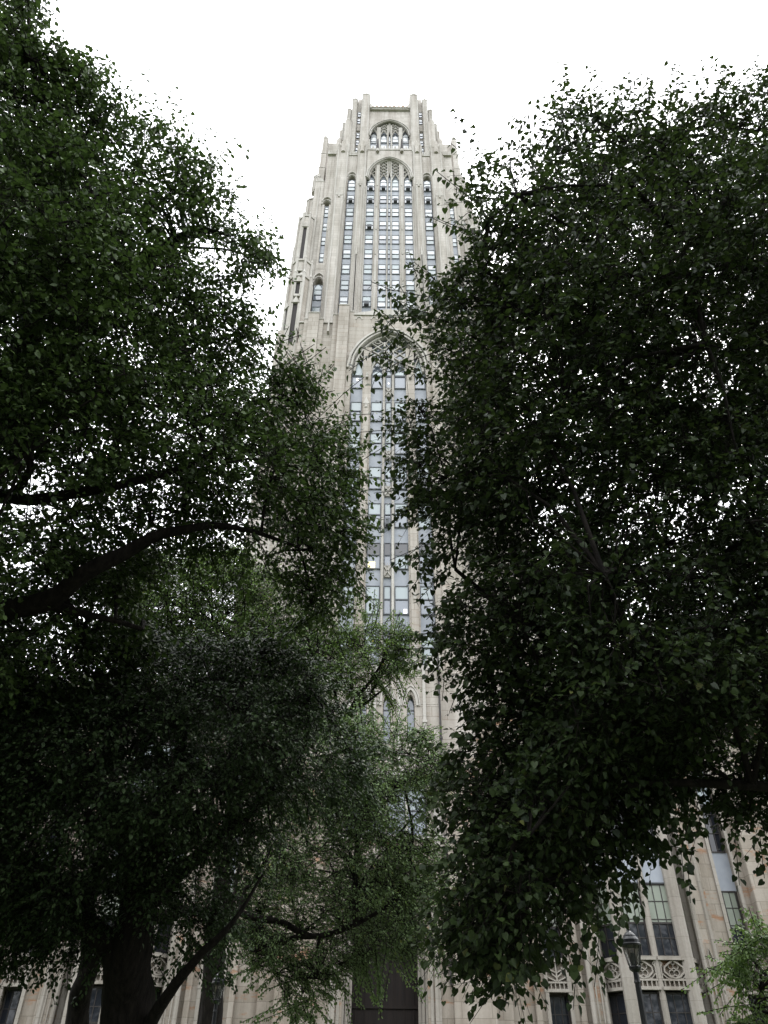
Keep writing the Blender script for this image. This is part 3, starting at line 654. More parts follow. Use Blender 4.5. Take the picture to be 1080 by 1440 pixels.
def panel(mb, a, b_, z0, z1, y, kind):
    """carved balcony-like panel: top rail, bottom rail, ogee loops with leaf tips over a recessed back"""
    mt = 'carved_low'; xm = (a + b_) / 2; w_ = b_ - a; h = z1 - z0
    mb.box(a, b_, y + .18, y + .4, z0, z1, 'stone_low')
    mb.box(a - .05, b_ + .05, y - .14, y + .2, z1 - .12, z1 + .05, mt); mb.box(a - .05, b_ + .05, y - .12, y + .2, z0 - .02, z0 + .12, mt)
    mb.box(a, b_, y - .04, y + .16, z0 + .36, z0 + .44, mt)
    for i in range(6): xx = a + w_ * (i + .5) / 6; mb.box(xx - .025, xx + .025, y - .03, y + .15, z0 + .12, z0 + .36, mt)
    zb = z0 + .44; zt = z1 - .12; hh = zt - zb; r = w_ * .36
    if kind == 0:    # almond shaped loop with inner quatrefoil
        left = [(xm, zb + hh * .03), (xm - r * .55, zb + hh * .14), (xm - r, zb + hh * .38), (xm - r * .95, zb + hh * .62), (xm - r * .45, zb + hh * .84), (xm, zb + hh * .99)]
        mb.bar(left, .075, y - .05, y + .18, mt); mb.bar([(2 * xm - p, q) for p, q in left], .075, y - .05, y + .18, mt)
        c = (xm, zb + hh * .5)
        for k in range(4):
            an = k * math.pi / 2 + .785; q = (c[0] + .17 * math.cos(an), c[1] + .2 * math.sin(an))
            mb.bar([(q[0] + .13 * math.cos(u * .785), q[1] + .13 * math.sin(u * .785)) for u in range(8)], .04, y + .02, y + .17, mt, True)
        for sg in (-1, 1):
            mb.bar([(xm, zb + hh * .05), (xm + sg * w_ * .28, zb + hh * .03), (xm + sg * w_ * .45, zb + hh * .28)], .05, y - .02, y + .17, mt)
            mb.bar([(xm + sg * w_ * .47, zb + hh * .98), (xm + sg * w_ * .40, zb + hh * .82), (xm + sg * w_ * .46, zb + hh * .66)], .05, y - .02, y + .17, mt)
            mb.bar([(xm + sg * w_ * .47, zb), (xm + sg * w_ * .47, zt)], .05, y - .03, y + .17, mt)
    else:            # plant-like fan of curved stems
        mb.bar([(xm, zb), (xm, zt)], .07, y - .05, y + .18, mt)
        for sg in (-1, 1):
            for (e, zz) in ((.25, .55), (.42, .8), (.45, .35)):
                mb.bar([(xm, zb + hh * (zz - .35)), (xm + sg * w_ * e * .7, zb + hh * (zz - .15)), (xm + sg * w_ * e, zb + hh * zz), (xm + sg * w_ * e * .9, zb + hh * min(.98, zz + .2))], .06, y - .03, y + .17, mt)
            mb.bar([(xm + sg * w_ * .47, zb), (xm + sg * w_ * .47, zt)], .05, y - .03, y + .17, mt)
mirror(base)
# canted bay windows
def bay(s, xo):
    ya = YB; yf = YB - 1.5
    plan = [(xo, ya), (xo + 1.0, yf), (xo + 2.55, yf), (xo + 4.1, yf), (xo + 5.1, ya)]
    if s < 0: plan = [(-x, y) for x, y in plan][::-1]
    lights = [(plan[i], plan[i + 1]) for i in range(4)]
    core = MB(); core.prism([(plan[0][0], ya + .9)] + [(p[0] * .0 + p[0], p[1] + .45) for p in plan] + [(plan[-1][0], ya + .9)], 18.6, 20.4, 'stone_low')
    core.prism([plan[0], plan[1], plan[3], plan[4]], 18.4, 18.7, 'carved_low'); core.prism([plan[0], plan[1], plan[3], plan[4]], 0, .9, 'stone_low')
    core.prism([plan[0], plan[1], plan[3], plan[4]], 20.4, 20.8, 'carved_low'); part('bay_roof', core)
    for (p, q) in lights:
        d = Vector((q[0] - p[0], q[1] - p[1], 0)); ln = d.length; an = math.atan2(d[1], d[0])
        Mx = Matrix.Translation((p[0], p[1], 0)) @ Matrix.Rotation(an, 4, 'Z')
        n0 = len(WINS)
        a, b_ = .14, ln - .14
        keep = []
        add_window(a, b_, .9, 5.75, .2, 'glass', 'glass', 'frame_dark', muntin=(2, 5), split=.3)
        add_window(a, b_, 7.25, 10.6, .2, 'blind_green', 'glass', 'frame_dark', muntin=(2, 3), split=.55 + .0)
        add_window(a, b_, 12.57, 17.9, .2, 'blind_grey', 'glass', 'frame_dark', muntin=(2, 4))
        for k in range(n0, len(WINS)):
            sz, w_, P_, ex = WINS[k]
            for mm in (w_, P_): mm.v = [tuple(Mx @ Vector(v)) for v in mm.v]
            zc = sum(v[2] for v in w_.v) / len(w_.v); px, py, zz = proj(p[0], p[1], zc)
            WINS[k] = (1.2 * 3.4 / zz ** 2 * (1 if (px > 755 and py > 1130) or (py > 1340 and px < 480) else .02), w_, P_, ex)
        mb = MB(); panel(mb, .1, ln - .1, 5.85, 7.2, -.02, 0); mb.v = [tuple(Mx @ Vector(v)) for v in mb.v]; part('tracery_panel', mb)
        mb = MB(); mb.box(.1, ln - .1, .2, .36, 10.62, 12.55, 'spandrel'); mb.box(.1, ln - .1, .14, .38, 10.6, 10.66, 'frame'); mb.v = [tuple(Mx @ Vector(v)) for v in mb.v]; part('spandrel_panel', mb)
    for i, p in enumerate(plan):
        wd = .16 if i == 2 else .33
        mb = MB(); mb.prism(octo(p[0], p[1] + .08, wd), .0, 20.0, 'carved_low'); part('mullion', mb)
    for e in ((-1, .5) , (1, .5)):
        xx = s * (xo + 2.55) + e[0] * 2.95
        mb = MB(); mb.box(xx - .32, xx + .32, YB - .85, YB, 0, 19, 'stone_low'); mb.prism(octo(xx - e[0] * .32, YB - .8, .13), 0, 19.3, 'carved_low'); mb.prism(octo(xx + e[0] * .32, YB - .8, .13), 0, 19.3, 'carved_low')
        mb.bar([(xx - .12, 1), (xx - .12, 7.3), (xx, 7.7), (xx + .12, 7.3), (xx + .12, 1)], .06, YB - .95, YB - .84, 'carved_low'); part('buttress', mb, .02)
for s in (-1, 1): bay(s, 10.9); bay(s, 25.5)

# entrance block
w = MB(); YE = 43.0
header(w, -3.35, 3.35, 9.2, 12.6, 23.4, YE + .6, YE + .7, 'stone_mid', 12) if False else None
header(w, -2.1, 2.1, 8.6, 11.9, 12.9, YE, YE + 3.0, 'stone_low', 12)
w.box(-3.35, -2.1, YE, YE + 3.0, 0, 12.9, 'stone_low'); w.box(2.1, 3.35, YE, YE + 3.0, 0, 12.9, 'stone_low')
w.box(-3.35, -2.3, YE + .0, YE + 3.0, 12.9, 16.4, 'stone_mid'); w.box(2.3, 3.35, YE, YE + 3, 12.9, 16.4, 'stone_mid')
ops = [(-1.70, -1.24, [(18.2, 20.6)]), (-.23, .23, [(18.2, 20.6)]), (1.24, 1.70, [(18.2, 20.6)])]
wall_with_openings(w, -3.35, 3.35, 16.4, 20.6, YE, YE + .8, ops, 'stone_mid')
z = 20.6; x = -3.35
for (a, b_, _) in ops: w.box(x, a, YE, YE + .8, 20.6, 23.0, 'stone_mid'); header(w, a, b_, 20.6, 21.25, 23.0, YE, YE + .8, 'stone_mid', 5); x = b_
w.box(x, 3.35, YE, YE + .8, 20.6, 23.0, 'stone_mid'); w.box(-3.35, 3.35, YE + .8, 47, 16.4, 22.6, 'stone_mid')
w.box(-5.4, -3.35, YE + .5, 47, 17, 23.0, 'stone_mid'); w.box(3.35, 5.4, YE + .5, 47, 17, 23.0, 'stone_mid')
part('wall', w, .02)
for (a, b_, _) in ops:
    mb = MB(); mb.box(a, b_, YE + .45, YE + .5, 18.2, 20.6, 'glass_mid'); mb.face(archpts(a, b_, 20.6, 21.25, 5), YE + .45, YE + .5, 'glass_mid'); 
    mb.box(a, b_, YE + .4, YE + .45, 20.35, 20.42, 'frame'); mb.bar([(a, 18.2)] + archpts(a, b_, 20.6, 21.25, 5) + [(b_, 18.2)], .07, YE + .38, YE + .5, 'frame_dark'); part('lancet_window', mb)
    mb = MB(); mb.bar(archpts(a - .18, b_ + .18, 20.5, 21.6, 6), .14, YE - .12, YE + .06, 'carved'); mb.bar(archpts(a - .34, b_ + .34, 20.5, 21.85, 6), .07, YE - .06, YE + .02, 'carved'); part('hood_mould', mb)
for xx in (-2.3, -.75, .75, 2.3):
    mb = MB(); mb.box(xx - .09, xx + .09, YE - .14, YE, 16.4, 23.0, 'carved'); mb.box(xx - .14, xx + .14, YE - .2, YE, 19.4, 19.55, 'carved'); part('shaft', mb)
mb = MB()
for xx in (-3.0, -1.5, 0, 1.5, 3.0):
    mb.box(xx - .42, xx + .42, YE - .1, YE + .35, 23.0, 23.7, 'carved'); mb.box(xx - .46, xx + .46, YE - .14, YE + .39, 23.7, 23.82, 'carved')
for xx in (-2.25, -.75, .75, 2.25): mb.box(xx - .32, xx + .32, YE - .08, YE + .3, 22.9, 23.2, 'carved')
for xx in (-1.5, 0, 1.5): mb.prism(octo(xx, YE - .14, .1), 22.4, 23.6, 'carved')
part('battlement', mb)
mb = MB(); mb.box(3.18, 3.30, YE - .16, YE - .04, 6, 26, 'frame_dark')
for zz in (9, 12, 15.2, 18.4, 21.6, 24.8): mb.box(3.14, 3.34, YE - .18, YE, zz, zz + .12, 'frame_dark')
part('drainpipe', mb)
# string course and window over the door
mb = MB(); mb.box(-3.5, 3.5, YE - .22, YE + .02, 16.2, 16.5, 'carved'); mb.box(-3.4, 3.4, YE - .12, YE + .02, 15.95, 16.2, 'carved'); mb.box(-3.4, 3.4, YE - .15, YE, 12.7, 12.95, 'carved'); part('string_course', mb)
for (a, b_) in ((-2.25, -1.2), (-1.1, -.05), (.05, 1.1), (1.2, 2.25)):
    add_window(a, b_, 13.0, 15.9, YE + .55, 'blind_grey', 'glass_mid', muntin=(1, 2))
for xx in (-1.15, 0, 1.15): mb = MB(); mb.box(xx - .06, xx + .06, YE + .25, YE + .7, 12.95, 16.3, 'carved'); part('mullion', mb)
mb = MB()
for (e, yy) in ((.42, -.16), (.2, -.06), (-.02, .25), (-.2, .6), (-.36, .95)):
    mb.bar([(-2.1 - e, 0)] + archpts(-2.1 - e, 2.1 + e, 8.6, 11.9 + e * .8, 14) + [(2.1 + e, 0)], .15, YE + yy, YE + yy + .25, 'carved_low')
part('door_arch', mb)
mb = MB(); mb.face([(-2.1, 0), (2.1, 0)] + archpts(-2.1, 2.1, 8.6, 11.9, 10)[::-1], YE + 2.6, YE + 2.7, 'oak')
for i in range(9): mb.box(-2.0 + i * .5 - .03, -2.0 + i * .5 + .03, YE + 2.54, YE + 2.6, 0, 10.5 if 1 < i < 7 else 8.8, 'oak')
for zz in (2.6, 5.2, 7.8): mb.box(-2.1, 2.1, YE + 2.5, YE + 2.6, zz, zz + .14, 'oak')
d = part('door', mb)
# canopied niches on the flanking buttresses
for s in (-1, 1):
    mb = MB(); cx = s * 2.85
    mb.prism(octo(cx, YE - .05, .42), 12.1, 12.4, 'carved_low'); mb.prism(octo(cx, YE - .02, .1), 11.2, 12.1, 'carved_low', 3.6)
    mb.prism(octo(cx, YE + .0, .22), 12.4, 14.4, 'carved'); mb.prism(octo(cx, YE - .05, .44), 14.5, 14.9, 'carved_low'); mb.prism(octo(cx, YE - .05, .38), 14.9, 15.9, 'carved_low', .15)
    for q in (-.4, .4): mb.prism(octo(cx + q, YE - .1, .07), 12.3, 15.4, 'carved_low')
    part('niche', mb)
    mb = MB(); a, b_ = sx2(s, 2.58, 2.74); mb.box(a, b_, YE - .12, YE, 0, 11, 'carved_low'); mb.prism(octo(s * 2.66, YE - .1, .17), 8.0, 8.3, 'carved_low'); part('shaft', mb)

# link the windows: the hundred largest on screen as parts of their own, the rest as one part
WINS.sort(key=lambda q: -q[0]); rest = MB()
def merge(dst, src):
    o = len(dst.v); dst.v += src.v
    for f, k in zip(src.f, src.mi): dst.f.append([i + o for i in f]); dst.mi.append(dst.m(src.mats[k]))
for k, (sz, fr_, pn_, ex) in enumerate(WINS):
    if k < 100:
        w_ = part('window', fr_)
        p_ = pn_.build('pane'); p_.parent = w_
        if ex: e_ = ex[1].build(ex[0]); e_.parent = w_
    else:
        merge(rest, fr_); merge(rest, pn_)
        if ex: merge(rest, ex[1])
ro = part('window', rest); ro['kind'] = 'stuff'
#TREES
# ------------------------------------------------------------------ lamp posts
def lamp(x, y, h, label):
    root = empty('street_lamp', (x, y, 0), label, 'street lamp', 'black lantern street lamps in front of the tower')
    def P(name, mb, par=None):
        o = mb.build(name); o.parent = par or root; return o
    b0 = h - .78
    def lathe(mb, prof, mt, n=14):
        prof = [(r * .76, h - (h - z) * .72 if z > b0 - .4 else z) for r, z in prof]
        vs = []; 
        for r, z in prof: vs += [(r * math.cos(2 * math.pi * i / n), r * math.sin(2 * math.pi * i / n), z) for i in range(n)]
        fs = [(k * n + i, k * n + (i + 1) % n, (k + 1) * n + (i + 1) % n, (k + 1) * n + i) for k in range(len(prof) - 1) for i in range(n)]
        mb.add(vs, fs + [tuple(range(n))[::-1], tuple(range((len(prof) - 1) * n, len(prof) * n))], mt)
    mb = MB(); lathe(mb, [(.24, 0), (.24, .12), (.18, .2), (.17, .7), (.12, .8), (.085, .95), (.075, 1.6), (.06, b0 - .35), (.075, b0 - .33), (.06, b0 - .28), (.055, b0 - .1)], 'iron'); P('post', mb)
    mb = MB(); lathe(mb, [(.06, b0 - .13), (.12, b0 - .08), (.13, b0 - .03), (.12, b0)], 'iron')
    for i in range(8):
        a = 2 * math.pi * i / 8; a2 = a + .03
        v = []
        for (r0, z0) in ((.118, b0), (.195, b0 + .4)):
            for da, dr in ((-.05, 0), (.05, 0), (.05, .014), (-.05, .014)):
                v.append((.76 * (r0 + dr) * math.cos(a + da), .76 * (r0 + dr) * math.sin(a + da), h - (h - z0) * .72))
        mb.add(v, [(0, 1, 5, 4), (1, 2, 6, 5), (2, 3, 7, 6), (3, 0, 4, 7)], 'iron')
    P('lantern_frame', mb)
    mb = MB(); lathe(mb, [(.105, b0 + .005), (.185, b0 + .4)], 'lantern_glass', 16); P('lantern_glass', mb)
    mb = MB(); lathe(mb, [(.05, b0), (.05, b0 + .2), (.03, b0 + .26)], 'frame', 10); P('bulb', mb)
    mb = MB(); lathe(mb, [(.22, b0 + .395), (.225, b0 + .43), (.20, b0 + .45), (.195, b0 + .52), (.15, b0 + .58), (.14, b0 + .585), (.135, b0 + .61), (.08, b0 + .67), (.04, b0 + .70), (.03, b0 + .72), (.035, b0 + .74), (.012, b0 + .78)], 'iron', 18); P('roof', mb)
def at(px, py, z):
    """point on a sight line, z metres along the viewing axis"""
    return Vector((0, 0, EYE)) + (r_ * ((px - 540) / FPX) + u_ * ((720 - py) / FPX) + FWD) * z
p = at(883, 1304, 12.6); lamp(p.x, p.y, p.z, 'tall black lantern lamp on a slim post in front of the right bay windows')
p = at(310, 1364, 17.0); lamp(p.x, p.y, p.z, 'black lantern lamp half hidden under hanging leaves left of the door')

# ------------------------------------------------------------------ trees
HEART = [(0, .10, 0), (.24, -.04, .05), (.44, .12, .09), (.48, .38, .09), (.30, .74, .05), (0, 1.12, -.06)]
HEART_F = [(0, 1, 2, 3, 4, 5), (5, 9, 8, 7, 6, 0)]
HEART_V = HEART + [(-x, y, z) for x, y, z in HEART[1:5]]
OVAL_V = [(0, 0, 0), (.32, .2, .06), (.36, .6, .06), (0, 1.1, -.05), (-.36, .6, .06), (-.32, .2, .06)]
OVAL_F = [(0, 1, 2, 3), (3, 4, 5, 0)]
def norm(a): return a / np.maximum(np.linalg.norm(a, axis=1, keepdims=True), 1e-6)
def leaves_mesh(name, pos, tip, nrm, size, V, F, mname, parent):
    V = np.array(V); N = len(pos); nv = len(V)
    tip = norm(tip); sd_ = norm(np.cross(tip, nrm)); up_ = np.cross(sd_, tip)
    wid = rng.uniform(.75, 1.12, N)[:, None, None]
    vs = pos[:, None, :] + size[:, None, None] * (V[None, :, 0:1] * wid * sd_[:, None, :] + V[None, :, 1:2] * tip[:, None, :] + V[None, :, 2:3] * up_[:, None, :] * rng.uniform(-1.5, 2.5, N)[:, None, None])
    me = bpy.data.meshes.new(name)
    fl = [len(f) for f in F]; flat = np.concatenate([np.array(f) for f in F]); nl = len(flat)
    me.vertices.add(N * nv); me.vertices.foreach_set('co', vs.reshape(-1).astype(np.float32))
    me.loops.add(N * nl); me.loops.foreach_set('vertex_index', (flat[None, :] + (np.arange(N) * nv)[:, None]).reshape(-1).astype(np.int32))
    me.polygons.add(N * len(F)); tot = np.tile(fl, N); st = np.concatenate([[0], np.cumsum(tot)[:-1]])
    me.polygons.foreach_set('loop_start', st.astype(np.int32)); me.polygons.foreach_set('loop_total', tot.astype(np.int32))
    me.materials.append(M[mname]); me.update(calc_edges=True)
    o = bpy.data.objects.new(name, me); SC.collection.objects.link(o); o.parent = parent
    o.matrix_parent_inverse = parent.matrix_world.inverted() if False else Matrix.Translation(-parent.location)
    return o
def tubes(segA, segB, ra, rb, n=4):
    """vectorised tapered prisms; returns vertices and quads"""
    A = np.array(segA); B = np.array(segB); d = norm(B - A); ref = np.where(np.abs(d[:, 2:3]) < .9, np.array([[0, 0, 1.0]]), np.array([[1.0, 0, 0]]))
    u = norm(np.cross(d, ref)); v = np.cross(d, u); an = 2 * np.pi * np.arange(n) / n
    ring = np.cos(an)[None, :, None] * u[:, None, :] + np.sin(an)[None, :, None] * v[:, None, :]
    va = A[:, None, :] + ring * np.array(ra)[:, None, None]; vb = B[:, None, :] + ring * np.array(rb)[:, None, None]
    vs = np.concatenate([va, vb], 1).reshape(-1, 3); i = np.arange(n)
    q = np.stack([i, (i + 1) % n, (i + 1) % n + n, i + n], 1); fs = (q[None] + (np.arange(len(A)) * 2 * n)[:, None, None]).reshape(-1, 4)
    return vs, fs
def wood_mesh(name, vs, fs, parent, mname='bark'):
    me = bpy.data.meshes.new(name); me.vertices.add(len(vs)); me.vertices.foreach_set('co', vs.reshape(-1).astype(np.float32))
    me.loops.add(fs.size); me.loops.foreach_set('vertex_index', fs.reshape(-1).astype(np.int32)); me.polygons.add(len(fs))
    me.polygons.foreach_set('loop_start', (np.arange(len(fs)) * 4).astype(np.int32)); me.polygons.foreach_set('loop_total', np.full(len(fs), 4, np.int32))
    me.materials.append(M[mname]); me.update(calc_edges=True); me.polygons.foreach_set('use_smooth', [True] * len(fs))
    o = bpy.data.objects.new(name, me); SC.collection.objects.link(o); o.parent = parent; o.matrix_parent_inverse = Matrix.Translation(-parent.location); return o
def limb(pts, radii, n=12, sub=5, wob=.03):
    """smooth bent limb through points; returns verts, quads and centre line"""
    P = [Vector(p) for p in pts]; out = []; rr = []
    Q = [P[0] * 2 - P[1]] + P + [P[-1] * 2 - P[-2]]
    for i in range(len(P) - 1):
        for k in range(sub):
            t_ = k / sub; p0, p1, p2, p3 = Q[i:i + 4]
            c = .5 * ((2 * p1) + (-p0 + p2) * t_ + (2 * p0 - 5 * p1 + 4 * p2 - p3) * t_ ** 2 + (-p0 + 3 * p1 - 3 * p2 + p3) * t_ ** 3)
            r = radii[i] + (radii[i + 1] - radii[i]) * t_
            out.append(c + Vector((mnoise.noise(c * 1.3), mnoise.noise(c * 1.3 + Vector((9, 0, 0))), mnoise.noise(c * 1.3 + Vector((0, 9, 0))))) * min(.12, r * .8)); rr.append(r)
    out.append(P[-1]); rr.append(radii[-1]); vs = []; u = None
    for i, c in enumerate(out):
        d = (out[min(i + 1, len(out) - 1)] - out[max(i - 1, 0)]).normalized()
        u = (d.orthogonal() if u is None else (u - d * u.dot(d))).normalized(); v = d.cross(u)
        for k in range(n):
            a = 2 * math.pi * k / n; q = u * math.cos(a) + v * math.sin(a)
            vs.append(c + q * rr[i] * (1 + .16 * mnoise.noise(q * 1.7 + c * 2.2)))
    fs = [(i * n + k, i * n + (k + 1) % n, (i + 1) * n + (k + 1) % n, (i + 1) * n + k) for i in range(len(out) - 1) for k in range(n)]
    return np.array([tuple(v) for v in vs]), np.array(fs), np.array([tuple(c) for c in out]), np.array(rr)
def inpoly(px, py, poly):
    inside = np.zeros(px.shape, bool); n = len(poly)
    for i in range(n):
        x0, y0 = poly[i]; x1, y1 = poly[(i + 1) % n]
        if y0 == y1: continue
        c = ((y0 > py) != (y1 > py)) & (px < (x1 - x0) * (py - y0) / (y1 - y0) + x0); inside ^= c
    return inside
def edge_dist(px, py, poly):
    d = np.full(px.shape, 1e9); n = len(poly)
    for i in range(n):
        a = np.array(poly[i], float); b = np.array(poly[(i + 1) % n], float); ab = b - a; l2 = (ab ** 2).sum() + 1e-9
        t_ = np.clip(((px - a[0]) * ab[0] + (py - a[1]) * ab[1]) / l2, 0, 1)
        d = np.minimum(d, np.hypot(px - a[0] - t_ * ab[0], py - a[1] - t_ * ab[1]))
    return d
def warp(px, py, off):
    g = {}
    def n1(i, j, o):
        k_ = (i, j, o)
        if k_ not in g: g[k_] = mnoise.noise(Vector((i * .71 + o, j * .71, o * .37 + .5)))
        return g[k_]
    out = np.zeros(len(px))
    for cell, amp, o in ((34.0, 38.0, off), (13.0, 20.0, off + 60)):
        fx, fy = px / cell, py / cell; ix, iy = np.floor(fx).astype(int), np.floor(fy).astype(int); tx, ty = fx - ix, fy - iy
        v = np.array([[n1(a, b, o), n1(a + 1, b, o), n1(a, b + 1, o), n1(a + 1, b + 1, o)] for a, b in zip(ix.tolist(), iy.tolist())])
        out += amp * ((v[:, 0] * (1 - tx) + v[:, 1] * tx) * (1 - ty) + (v[:, 2] * (1 - tx) + v[:, 3] * tx) * ty)
    return out
def vnoise(p, sc, off=0.0):
    return np.array([mnoise.noise(Vector((a[0] * sc + off, a[1] * sc, a[2] * sc))) for a in p])
def rays(px, py, z):
    R3 = np.array(r_); U3 = np.array(u_); F3 = np.array(FWD)
    return np.array([0, 0, EYE]) + (((px - 540) / FPX)[:, None] * R3 + ((720 - py) / FPX)[:, None] * U3 + F3) * z[:, None]

def tree(name, label, base, poly, zc, thick, ntw, nleaf, lsize, V, F, lmat, limbs, holes=(), sprays=(), clump=.55, cl_sc=1.0, droop=.35, tw_len=.45, keep_thr=-.12, under=.8, group='leafy trees between the viewer and the tower', minz=2.0, extra=None, shoots=120, back=(0, 0), layer=1.0, clear=()):
    root = empty(name, base, label, 'tree', group)
    poly = [(float(a), float(b)) for a, b in poly]; xs = [p[0] for p in poly]; ys = [p[1] for p in poly]
    # the crown is a rounded body: its depth grows from the outline inwards
    fr = [(-60, 1140, -60, 1500, 14 * ntw), (min(xs), max(xs), min(ys), max(ys), 2 * ntw)]
    px = np.concatenate([rng.uniform(a, b, n) for a, b, c, d, n in fr]); py = np.concatenate([rng.uniform(c, d, n) for a, b, c, d, n in fr]); kk = rng.permutation(len(px)); px, py = px[kk], py[kk]
    wx, wy = px + warp(px, py, 3.1), py + warp(px, py, 27.7)      # ragged outline
    k = inpoly(wx, wy, poly); px, py, wx, wy = px[k], py[k], wx[k], wy[k]; ed = edge_dist(wx, wy, poly)
    z0 = zc(px, py); half = np.minimum(thick, ed / FPX * z0 * 1.6 + .25); z = z0 + half * rng.uniform(-1, 1, len(px))
    dens = np.clip(.30 + half / thick, 0, 1)
    for (hx, hy, hr, hs) in holes: dens *= 1 - hs * np.exp(-((px - hx) ** 2 + (py - hy) ** 2) / hr ** 2)
    k = rng.random(len(px)) < dens; px, py, z = px[k], py[k], z[k]; P = rays(px, py, z)
    Pn = P * np.array([1, 1, layer]); nv = vnoise(Pn, cl_sc) + .5 * vnoise(Pn, cl_sc * 2.3, 5.0); k = (nv > keep_thr - clump * rng.random(len(P)) ** 2) & (P[:, 2] > minz)
    P = P[k]; print(name, 'twigs available', len(P), 'used', ntw); P = P[:ntw]
    if back[0]:      # the far side of the crown
        bx_ = rng.uniform(-60, 1240, back[0] * 4); by_ = rng.uniform(-60, 1400, back[0] * 4); kk = inpoly(bx_, by_, poly); bx_, by_ = bx_[kk], by_[kk]
        kk = edge_dist(bx_, by_, poly) > 48; bx_, by_ = bx_[kk][:back[0]], by_[kk][:back[0]]; kk = np.ones(len(bx_))
        for (hx, hy, hr, hs) in holes: kk *= 1 - hs * np.exp(-((bx_ - hx) ** 2 + (by_ - hy) ** 2) / hr ** 2)
        kk = rng.random(len(bx_)) < kk; bx_, by_ = bx_[kk], by_[kk]
        B = rays(bx_, by_, zc(bx_, by_) + thick * .7 + rng.uniform(0, back[1], len(bx_))); B = B[B[:, 2] > minz]; P = np.concatenate([P, B])
    for (line, rad_, zmax) in clear:
        q = P - np.array([0, 0, EYE]); zz = q @ np.array(FWD); qx = 540 + FPX * (q @ np.array(r_)) / zz; qy = 720 - FPX * (q @ np.array(u_)) / zz
        d = np.full(len(P), 1e9)
        for a, b in zip(line, line[1:]):
            a = np.array(a, float); ab = np.array(b, float) - a; t_ = np.clip(((qx - a[0]) * ab[0] + (qy - a[1]) * ab[1]) / (ab ** 2).sum(), 0, 1); d = np.minimum(d, np.hypot(qx - a[0] - t_ * ab[0], qy - a[1] - t_ * ab[1]))
        P = P[~((d < rad_) & (zz < zmax) & (rng.random(len(P)) < .9))]
    # twig directions: outwards from the trunk line, drooping at the tips
    ax = np.array(base); out = P - ax; out[:, 2] *= .25; out = norm(out)
    D = norm(out * .7 + rng.normal(0, .55, P.shape) + np.array([0, 0, -droop]))
    if extra is not None: P = np.concatenate([P, extra[0]]); D = np.concatenate([D, extra[1]])
    Lw = rng.uniform(.6, 1.3, len(P)) * tw_len
    # leaves alternate along each twig
    T_ = np.tile((np.arange(nleaf) + .5) / nleaf, (len(P), 1)); side = np.tile(np.where(np.arange(nleaf) % 2, 1.0, -1.0), (len(P), 1))
    sag = -.28 * T_ ** 2 * Lw[:, None]
    lat = norm(np.cross(D, np.array([0, 0, 1.0])) + 1e-3)
    pos = P[:, None, :] + D[:, None, :] * (T_ * Lw[:, None])[..., None]; pos[..., 2] += sag
    pos = pos + lat[:, None, :] * (side * lsize * .35)[..., None] + rng.normal(0, lsize * .22, pos.shape)
    tip = D[:, None, :] * .5 + lat[:, None, :] * (side * .6)[..., None] + np.array([0, 0, -.55]) + rng.normal(0, .35, pos.shape)
    pos = pos.reshape(-1, 3); tip = tip.reshape(-1, 3)
    nrm = norm(np.array([0, 0, 1.0]) + rng.normal(0, .55, pos.shape) + np.array([0, -.25, 0])); sz = lsize * rng.uniform(.55, 1.25, len(pos))
    zmid = float(z0.mean()); segs = [[], [], [], []]; sprays = list(sprays); LP_, LT_, LN_, LS_ = [], [], [], []
    for i in range(shoots):
        j = int(rng.integers(len(poly))); a, b = np.array(poly[j]), np.array(poly[(j + 1) % len(poly)]); q = a + (b - a) * rng.random()
        if not (-40 < q[0] < 1120 and -40 < q[1] < 1460): continue
        e_ = b - a; nn = np.array([e_[1], -e_[0]]) / (np.linalg.norm(e_) + 1e-6)
        if inpoly(np.array([q[0] + nn[0] * 4]), np.array([q[1] + nn[1] * 4]), poly)[0]: nn = -nn
        nn = nn + rng.normal(0, .45, 2) + np.array([0, .25 if q[1] > 700 else -.25]); l_ = rng.uniform(18, 46); zz = float(zc(np.array([q[0]]), np.array([q[1]]))[0]) + rng.uniform(-.8, .4)
        w0 = q - nn * 22; w1 = q + nn * l_ * .4; w2 = q + nn * l_ + np.array([0, rng.uniform(0, 8)])
        sprays.append(([(w0[0], w0[1], zz), (w1[0], w1[1], zz - .05), (w2[0], w2[1], zz)], int((22 + l_) / (lsize * FPX / zz) * 1.7)))
    for sp in sprays:        # long hanging or reaching shoots at the edge: points with their own distance
        pts = [at(a, b, c) for a, b, c in sp[0]]; n_ = sp[1]
        cum = [0]
        for a, b in zip(pts, pts[1:]): cum.append(cum[-1] + (b - a).length)
        qs = []
        for j in range(2 * n_):
            d_ = cum[-1] * (j + .3) / (2 * n_) * .999; i = max(ii for ii in range(len(pts) - 1) if cum[ii] <= d_ + 1e-9); q = pts[i].lerp(pts[i + 1], (d_ - cum[i]) / (cum[i + 1] - cum[i])); qs.append(q)
            sgn = 1 if j % 2 else -1; dr = (pts[i + 1] - pts[i]).normalized()
            l_ = dr.cross(Vector((0, 0, 1))); l_ = l_.normalized() if l_.length > .1 else Vector((1, 0, 0))
            LP_.append(np.array(q + l_ * sgn * lsize * .4 + Vector(rng.normal(0, lsize * .3, 3)))); LT_.append(np.array(l_ * sgn * .7 + dr * .3 + Vector((0, 0, -.7)) + Vector(rng.normal(0, .25, 3))))
            LN_.append(norm(np.array([rng.normal(0, .35, 3) + np.array([0, -.8, .6])]))[0]); LS_.append(lsize * rng.uniform(.8, 1.25))
        for a, b in zip(pts, pts[1:]): segs[0].append(tuple(a)); segs[1].append(tuple(b)); segs[2].append(.0006 * sp[0][0][2]); segs[3].append(.0005 * sp[0][0][2])
